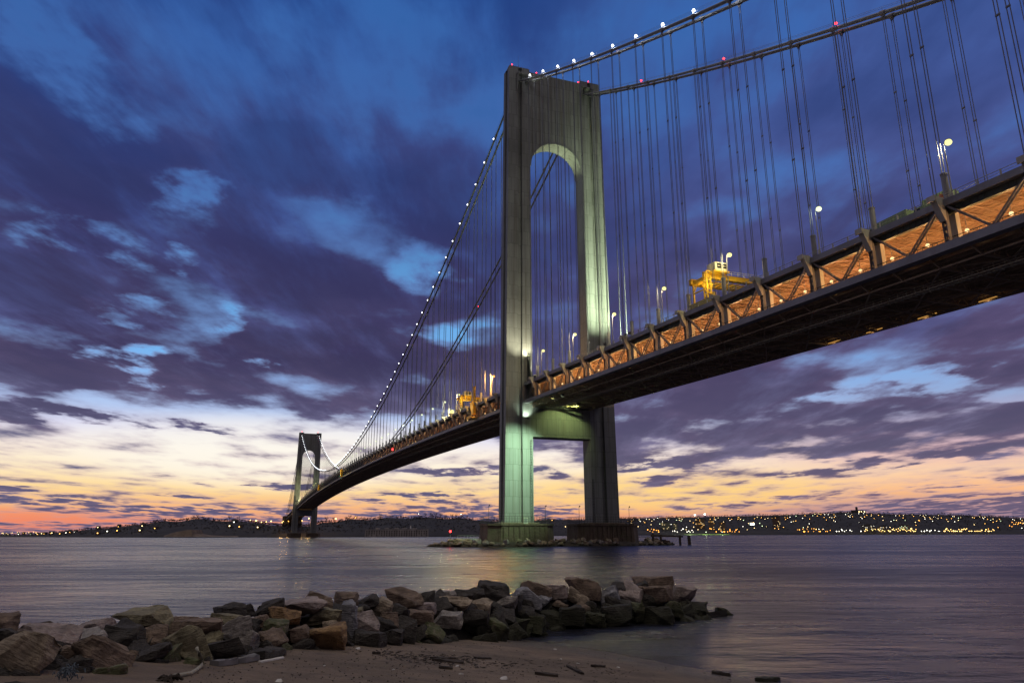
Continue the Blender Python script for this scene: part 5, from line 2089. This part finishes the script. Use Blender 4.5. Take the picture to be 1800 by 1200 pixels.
# picture column and row of the centre, width, height, stone, tilt, what it looks like
STONES = [
    (36, 1162, 92, 92, 'tan', 35, 'huge tan layered boulder at the left end of the jetty'),
    (6, 1096, 40, 34, 'brown', 0, 'rusty brown rock on the crest at the left edge'),
    (78, 1123, 88, 38, 'pink', 4, 'long pinkish grey block below the driftwood branch'),
    (10, 1120, 38, 24, 'dark', 0, 'dark rock under the rusty one at the left edge'),
    (170, 1104, 64, 26, 'pink', -18, 'slanted pinkish slab on the crest left of the broad olive rock'),
    (245, 1092, 92, 30, 'olive', -8, 'broad olive rock on the crest in the left third'),
    (162, 1126, 66, 32, 'grey', -12, 'flat grey slab under the slanted pinkish one'),
    (222, 1123, 66, 44, 'dark', 14, 'dark boulder with a tan upper edge under the broad olive rock'),
    (310, 1094, 38, 18, 'brown', 0, 'low dark wedge on the crest right of the broad olive rock'),
    (345, 1093, 30, 16, 'brown', 10, 'smaller dark wedge on the crest left of the brown rough boulder'),
    (338, 1109, 90, 38, 'brown', -6, 'wide rough brown boulder just below the crest wedges'),
    (405, 1075, 48, 26, 'dark', 0, 'dark pyramid stone on the crest, left one of the pair'),
    (437, 1073, 24, 22, 'dark', 0, 'smaller dark pyramid stone on the crest, right one of the pair'),
    (400, 1091, 60, 24, 'olive', 2, 'rounded tan-olive slab in front of the pyramid stones'),
    (410, 1110, 54, 38, 'grey', -24, 'grey stone with pale stripes below the rounded slab'),
    (366, 1125, 44, 24, 'olive', -14, 'small faceted tan block left of the striped grey stone'),
    (320, 1142, 76, 60, 'olive', -30, 'big brown-olive wedge above the rope'),
    (266, 1148, 58, 26, 'dark', 0, 'dark flat stone left of the wedge above the rope'),
    (182, 1160, 92, 54, 'brown', 18, 'dark brown boulder above the blue net'),
    (127, 1151, 32, 30, 'brown', 0, 'small brown stone between the big tan boulder and the brown one'),
    (188, 1186, 58, 24, 'moss', -10, 'low greenish slab on the sand at lower left'),
    (262, 1186, 44, 16, 'moss', 4, 'thin greenish slab half in the sand left of the rope end'),
    (340, 1168, 30, 20, 'moss', 0, 'small mossy stone right beside the rope'),
    (378, 1146, 84, 28, 'dark', -3, 'long dark plank-shaped stone above the grey board'),
    (436, 1124, 42, 34, 'grey', 20, 'jagged grey stone right of the striped one'),
    (478, 1071, 54, 28, 'dark', -30, 'dark sloping stone at the left foot of the smooth crest slab'),
    (522, 1064, 94, 30, 'pink', -6, 'smooth pinkish slab along the crest left of centre'),
    (500, 1084, 52, 30, 'rust', 0, 'orange-brown block under the smooth crest slab'),
    (560, 1060, 46, 28, 'brown', 10, 'brown crest stone right of the smooth slab'),
    (565, 1084, 62, 30, 'olive', -4, 'olive-grey slab left of the upright blue-grey one'),
    (612, 1059, 44, 32, 'brown', 4, 'square brown block on the crest above the upright slab'),
    (606, 1090, 34, 58, 'blue', 3, 'upright blue-grey slab in the middle of the jetty'),
    (645, 1058, 42, 26, 'dark', 0, 'dark crest stone left of the rough tan one'),
    (670, 1068, 36, 36, 'tan', 18, 'rough tan stone leaning near the crest centre'),
    (642, 1094, 48, 38, 'pink', -6, 'pinkish grey block right of the upright slab'),
    (578, 1098, 38, 16, 'tan', 4, 'thin tan stone left of the upright slab'),
    (562, 1126, 84, 48, 'rust', -4, 'big rusty boulder resting on the sand'),
    (484, 1101, 44, 20, 'moss', 8, 'mossy stone left of the big rusty boulder'),
    (478, 1121, 44, 32, 'brown', -16, 'jagged brown stone left of the big rusty boulder'),
    (712, 1054, 64, 38, 'brown', -8, 'large brown stone on the crest right of centre'),
    (738, 1068, 62, 24, 'pink', 6, 'pale pinkish flat-topped slab below the large brown crest stone'),
    (732, 1084, 58, 22, 'brown', 6, 'brown stone beneath the pale flat-topped slab'),
    (750, 1051, 30, 24, 'dark', 0, 'small dark cone on the crest'),
    (797, 1063, 68, 28, 'tan', -3, 'long rounded tan stone near the crest'),
    (845, 1066, 46, 30, 'tan', 8, 'yellowish tan stone beside the long rounded one'),
    (815, 1046, 36, 18, 'dark', 0, 'low dark crest stone above the yellowish one'),
    (789, 1046, 26, 16, 'grey', 0, 'little round grey stone on the crest'),
    (834, 1043, 34, 24, 'dark', -28, 'pointed dark wedge on the crest left of the pyramid'),
    (866, 1041, 56, 32, 'dark', 6, 'dark pyramid at the crest where the water glows orange'),
    (886, 1060, 50, 24, 'grey', 4, 'flat grey slab in front of the orange-lit pyramid'),
    (712, 1104, 50, 44, 'dark', 24, 'dark angular stone above the green streaked wedge'),
    (757, 1112, 48, 28, 'moss', 30, 'green weed-streaked wedge on the sand'),
    (790, 1087, 54, 24, 'grey', 6, 'layered dark stone with pale edges'),
    (866, 1106, 54, 38, 'moss', 4, 'round mossy boulder near the sand edge'),
    (645, 1122, 62, 28, 'dark', 0, 'dark flat block beside the big rusty boulder'),
    (690, 1120, 36, 28, 'dark', 10, 'dark stone right of the dark flat block'),
    (684, 1092, 34, 32, 'brown', 0, 'brown stone right of the pinkish block'),
    (835, 1085, 48, 26, 'dark', -8, 'dark stone above the round mossy boulder'),
    (926, 1053, 54, 38, 'blue', 14, 'blue-grey slab near the crest right of the orange-lit water'),
    (942, 1037, 54, 22, 'brown', 8, 'flat brown crest stone behind the blue-grey slab'),
    (956, 1056, 28, 22, 'blue', 0, 'small grey block right of the blue-grey slab'),
    (978, 1041, 44, 24, 'pink', 0, 'pinkish crest stone left of the big brown one'),
    (1022, 1036, 70, 40, 'brown', 12, 'big brown boulder on the crest of the right half'),
    (1010, 1048, 56, 26, 'tan', 28, 'tan layered slab leaning on the big brown crest boulder'),
    (1071, 1047, 38, 40, 'blue', -6, 'smooth blue-grey upright stone near the right end'),
    (1085, 1033, 40, 24, 'dark', 0, 'dark crest stone behind the smooth upright one'),
    (1110, 1041, 54, 28, 'pink', 32, 'slanted pinkish slab near the right end'),
    (1148, 1025, 72, 26, 'brown', 4, 'highest flat stone at the right end of the jetty'),
    (1150, 1044, 66, 30, 'brown', 0, 'brown stone directly under the highest flat one'),
    (1202, 1046, 46, 32, 'pink', 2, 'pinkish block at the right end above the dark slope'),
    (1226, 1073, 76, 38, 'dark', 14, 'dark sloping rock at the right end of the jetty'),
    (1275, 1079, 34, 22, 'moss', 12, 'dark green stone standing alone in the water at the tip'),
    (1045, 1091, 42, 28, 'moss', 0, 'green-dark stone low in the right half'),
    (1120, 1076, 28, 38, 'moss', 8, 'tall green-lit stone low in the right half'),
    (1185, 1070, 36, 28, 'moss', 24, 'green slanted stone under the pinkish end block'),
    (1000, 1083, 58, 34, 'dark', -6, 'dark broad stone below the tan layered slab'),
    (930, 1096, 56, 32, 'moss', 8, 'dark green stone at the sand edge'),
    (920, 1078, 40, 22, 'dark', 0, 'dark stone beneath the blue-grey slab'),
    (1082, 1084, 62, 44, 'dark', 0, 'large dark stone below the smooth upright one'),
    (1150, 1084, 66, 40, 'dark', 0, 'large dark stone under the highest flat one'),
    (985, 1064, 34, 20, 'brown', 0, 'brown stone between the layered slab and the dark broad stone'),
    (1025, 1070, 36, 20, 'brown', 12, 'brown stone right of the dark broad one'),
    (885, 1083, 42, 26, 'dark', 0, 'dark stone under the flat grey slab'),
    (700, 1074, 40, 26, 'dark', 0, 'dark stone under the large brown crest stone'),
    (620, 1078, 34, 22, 'olive', 0, 'olive stone peeping out above the pinkish block'),
    (455, 1092, 40, 26, 'brown', 0, 'brown stone left of the orange-brown block'),
    (270, 1112, 50, 30, 'brown', 10, 'brown stone right of the dark boulder with a tan edge'),
    (525, 1112, 34, 26, 'brown', 0, 'brown stone tucked left of the big rusty boulder top'),
]
CR = Vector((_r.x, _r.y, 0)).normalized()
for i, (px, py, w, h, mat, tilt, lab) in enumerate(STONES):
    d = jetty_depth(px, py)
    p = at_dist(px, py, d)
    d3 = (p - CAM).length
    k = d3 / FPX * (0.95 if px < 980 else 0.86)
    sx, sz = w * k * 1.06, h * k * 1.1
    sy = min(max(0.8 * sx, sz * 0.9), 1.5)
    me = rock_mesh(100 + i * 3, sx, sy, sz, mat, 0.45 + 0.35 * ((i * 37) % 10) / 10)
    az = math.atan2(p.x - CAM.x, p.y - CAM.y)
    rot = Matrix.Rotation(-az, 4, 'Z') @ Matrix.Rotation(R(tilt + rng.uniform(-9, 9)), 4, 'Y') @ Matrix.Rotation(R(rng.uniform(-12, 8)), 4, 'X') @ Matrix.Rotation(R(rng.uniform(-14, 14)), 4, 'Z')
    o = put_rock(me, p, rot.to_euler(), lab, None)
FM = [rock_mesh(500 + k, 1.5, 1.2, 1.0, ('dark', 'dark', 'dark', 'dark', 'dark', 'moss')[k % 6], 0.5) for k in range(10)]  # filler stones coloured dark so the gaps look shaded
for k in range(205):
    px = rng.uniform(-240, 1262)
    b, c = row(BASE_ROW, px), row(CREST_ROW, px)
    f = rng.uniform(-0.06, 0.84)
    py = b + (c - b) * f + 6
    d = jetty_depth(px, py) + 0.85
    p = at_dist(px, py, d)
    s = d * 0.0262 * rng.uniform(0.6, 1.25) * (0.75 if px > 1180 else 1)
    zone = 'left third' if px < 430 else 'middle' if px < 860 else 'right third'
    put_rock(FM[rng.randrange(10)], p, (rng.uniform(-0.6, 0.6), rng.uniform(-0.6, 0.6), rng.uniform(0, 6)), 'stone wedged in the jetty gaps, coloured dark for their shade, ' + zone, 'gap-filling stones of the jetty, ' + zone, 'rock', 'rock', (s, s, s))
# stones on the hidden water side
for k in range(16):
    px = rng.uniform(-240, 1240)
    d = row(BASE_D, px) + rng.uniform(6.0, 8.0)
    p = at_dist(px, 900, d)
    s = rng.uniform(0.8, 1.2)
    put_rock(FM[rng.randrange(10)], (p.x, p.y, rng.uniform(-0.2, 0.4)), (rng.uniform(-0.6, 0.6), rng.uniform(-0.6, 0.6), rng.uniform(0, 6)), 'stone on the hidden water side of the jetty', 'stones on the water side of the jetty', 'rock', 'rock', (s, s, s))


# ---------------------------------------------------------------- things washed up on the beach
M['drift'] = material('dark_driftwood', (0.045, 0.034, 0.026), 0.9, 0.3, 3.0, bump=0.5, bump_scale=20)
M['rope_pale'] = material('old_pale_rope', (0.34, 0.33, 0.27), 0.9, 0.2, 10, bump=0.8, bump_scale=60)
M['net'] = material('blue_net', (0.09, 0.12, 0.15), 0.8, 0.2, 5)
M['foam'] = material('white_debris', (0.62, 0.60, 0.56), 0.8, 0.1, 5)


def tube_thing(name, pts, r, m, label, cat, n=7, group=None):
    c = Vector(pts[0])
    w = MB()
    w.tube([Vector(p) - c for p in pts], r, n)
    o = w.build(name, m, smooth=True)
    o.location = c
    return tag(o, label, cat, group)


# branch lying over the stones at left
pb = [at_dist(x, y, jetty_depth(75, 1104)) for x, y in ((46, 1110), (62, 1101), (86, 1097), (97, 1103), (110, 1104), (124, 1112))]
br = tube_thing('driftwood_branch', pb, [0.05, 0.06, 0.07, 0.06, 0.06, 0.04], M['drift'], 'curved driftwood branch lying over the stones at the far left', 'driftwood')
w = MB(); w.tube([pb[3] - pb[0], at_dist(105, 1096, jetty_depth(75, 1104)) - pb[0]], [0.05, 0.055], 6); w.build('branch_stub', M['drift'], br)
# rope
rp = [at_dist(346, 1138, row(BASE_D, 346) + 0.25)] + [at_dist(351, 1150, row(BASE_D, 350) + 0.05)]
for x, y in ((354, 1163), (354, 1172), (346, 1179), (335, 1186), (318, 1189), (305, 1191), (296, 1196)):
    p = on_sand(x, y)
    rp.append(p + Vector((0, 0, 0.03)))
tube_thing('rope', rp, 0.035, M['rope_pale'], 'pale old rope hanging from the stones onto the sand', 'rope', 8)
w = MB()
c = on_sand(296, 1196)
for k in range(40):
    a = rng.uniform(0, 6.28)
    q = Vector((math.cos(a), math.sin(a), 0)) * rng.uniform(0.05, 0.22)
    w.tube([q * 0.2 + Vector((0, 0, 0.05)), q * 0.7 + Vector((0, 0, rng.uniform(0.02, 0.09))), q + Vector((rng.uniform(-.1, .1), 0, 0.0))], 0.016, 4)
o = w.build('seaweed_clump', M['drift']); o.location = c
tag(o, 'dark seaweed clump at the lower end of the rope', 'seaweed', kind='thing')
w = MB()
c = at_dist(122, 1182, row(BASE_D, 122) + 0.1)
for k in range(60):
    p0 = Vector((rng.gauss(0, 0.07), rng.gauss(0, 0.05), rng.gauss(0, 0.05)))
    p1 = p0 + Vector((rng.uniform(-0.06, 0.06), rng.uniform(-0.06, 0.06), rng.uniform(-0.05, 0.05)))
    w.tube([p0, (p0 + p1) / 2 + Vector((0, 0, 0.03)), p1], 0.008, 4)
o = w.build('fishing_net', M['net']); o.location = c
tag(o, 'tangle of blue-grey net between the stones at lower left', 'net', kind='stuff')


def board(px0, py0, px1, py1, w_, h_, m, name, label, cat, group=None):
    a, b = on_sand(px0, py0), on_sand(px1, py1)
    c = (a + b) / 2
    w = MB()
    up = Vector((0, 0, h_ / 2 + 0.01))
    d = b - a
    s = Vector((-d.y, d.x, 0)).normalized() * w_ / 2
    n = 7
    r = random.Random(int(px0))
    prev = None
    pts = []
    for k in range(n + 1):
        q = a + d * k / n - c
        j = r.uniform(-0.25, 0.25) * h_
        tap = 1.0 if 0 < k < n else r.uniform(0.3, 0.8)
        pts.append([q - s * tap + Vector((0, 0, 0)), q + s * tap + Vector((0, 0, 0)), q + s * tap * 0.9 + Vector((0, 0, h_ + j)), q - s * tap * 0.9 + Vector((0, 0, h_ - j))])
    for k in range(n):
        w.hexa([pts[k][0], pts[k][1], pts[k + 1][1], pts[k + 1][0], pts[k][3], pts[k][2], pts[k + 1][2], pts[k + 1][3]])
    o = w.build(name, m)
    o.location = c
    return tag(o, label, cat, group)


M['board'] = material('grey_weathered_board', (0.17, 0.165, 0.17), 0.9, 0.25, 2.0, streak=(0.07, 0.065, 0.06, 0.6, (2, 2, 10)))
board(376, 1170, 412, 1165, 0.3, 0.10, M['board'], 'plank', 'left piece of the grey weathered board on the sand below the stones', 'plank')
board(415, 1165, 450, 1158, 0.3, 0.10, M['board'], 'plank', 'right piece of the grey weathered board on the sand below the stones', 'plank')
board(450, 1158, 490, 1148, 0.5, 0.14, ROCK['dark'], 'flat_stone', 'flat dark stone on the sand left of the big rusty boulder', 'rock')
board(456, 1164, 498, 1156, 0.10, 0.03, M['foam'], 'foam_scrap', 'white strip of debris along the flat dark stone', 'debris')
board(757, 1157, 800, 1158, 0.20, 0.05, M['drift'], 'driftwood_stick', 'thin dark stick in the weed line, left one', 'driftwood')
board(760, 1160, 815, 1166, 0.26, 0.06, M['drift'], 'driftwood_stick', 'longest dark stick in the weed line on the sand', 'driftwood')
board(835, 1157, 862, 1158, 0.16, 0.05, M['drift'], 'driftwood_stick', 'short dark stick alone right of the weed line', 'driftwood')
board(771, 1173, 796, 1175, 0.2, 0.05, M['drift'], 'driftwood_stick', 'stub of dark wood below the weed line', 'driftwood')
board(940, 1184, 981, 1189, 0.16, 0.06, M['drift'], 'driftwood_stick', 'straight dark stick low on the sand right of centre', 'driftwood')
board(997, 1171, 1024, 1185, 0.14, 0.06, M['drift'], 'driftwood_stick', 'slanting dark stick on the wet sand', 'driftwood')
board(1040, 1171, 1062, 1172, 0.14, 0.06, M['drift'], 'driftwood_stick', 'small dark stick with a bump close to the water line', 'driftwood')
board(655, 1149, 668, 1149, 0.14, 0.06, M['drift'], 'driftwood_stick', 'dark scrap of wood on the sand right of the rusty boulder', 'driftwood')
board(1252, 1183, 1284, 1188, 0.20, 0.09, M['drift'], 'timber', 'dark timber half floating at the right end of the beach', 'timber')
board(1330, 1197, 1366, 1195, 0.3, 0.10, ROCK['dark'], 'flat_stone', 'dark weedy lump at the lower right end of the beach', 'rock')
w = MB()
for k in range(520):
    px = rng.choice((rng.gauss(800, 45), rng.gauss(730, 40), rng.uniform(600, 1100)))
    py = 1153 + (px - 700) * 0.07 + rng.gauss(0, 6)
    p = on_sand(px, py)
    a = rng.uniform(0, 6.28)
    ln, wd = rng.uniform(0.02, 0.13), rng.uniform(0.008, 0.03)
    d, s = Vector((math.cos(a), math.sin(a), 0)) * ln, Vector((-math.sin(a), math.cos(a), 0)) * wd
    z = Vector((0, 0, rng.uniform(0.008, 0.04)))
    w.add([p - d + Vector((0, 0, 0.006)), p - s + z * 0.6, p + d + z, p + s + z * 0.6, p + Vector((0, 0, 0.002))], [(0, 1, 2, 3), (0, 4, 1), (1, 4, 2), (2, 4, 3), (3, 4, 0)])
tag(w.build('seaweed', M['drift']), kind='stuff')
# pebbles and shells
PM = [rock_mesh(700 + k, 0.12, 0.09, 0.05, 'dark', 0.2, 1) for k in range(3)]
for me in PM:
    me.materials.clear()
    me.materials.append(M['foam'])
SHELLS = [(629, 1140, 1.5, 'white scrap right beside the rusty boulder'), (489, 1198, 1.8, 'white shell at the bottom edge left of centre'), (804, 1171, 1.2, 'white shell below the weed line'), (885, 1193, 2.0, 'largest white stone low on the sand'), (811, 1185, 1.3, 'white pebble below the white shell'),
          (692, 1177, 0.8, 'white pebble alone in the middle of the sand'), (976, 1141, 1.2, 'white pebble on the wet sand near the water'), (986, 1158, 0.9, 'small shell on the wet sand above the slanting stick'), (1016, 1166, 1.0, 'small shell right of the slanting stick'), (860, 1157, 0.9, 'pale pebble beside the short dark stick'),
          (798, 1143, 0.6, 'tiny white pebble near the mossy boulder'), (570, 1170, 0.7, 'tiny white pebble left of centre'), (1087, 1173, 1.0, 'pale shell close to the water line')]
for k, (px, py, s, lab) in enumerate(SHELLS):
    p = on_sand(px, py)
    put_rock(PM[k % 3], p + Vector((0, 0, 0.012)), (0, 0, rng.uniform(0, 6)), lab, 'white shells and pebbles on the sand', 'pebble', 'pebble', (s, s, s))
w = MB()
for k in range(900):
    px, py = rng.uniform(330, 1350), rng.uniform(1128, 1200)
    p = on_sand(px, py)
    if p.z < 0.06:
        continue
    if (p - CAM).length > 60:
        continue
    w.ball(p + Vector((0, 0, 0.004)), rng.uniform(0.006, 0.022), 5, 3, 0.7)
tag(w.build('gravel', M['drift']), kind='stuff')
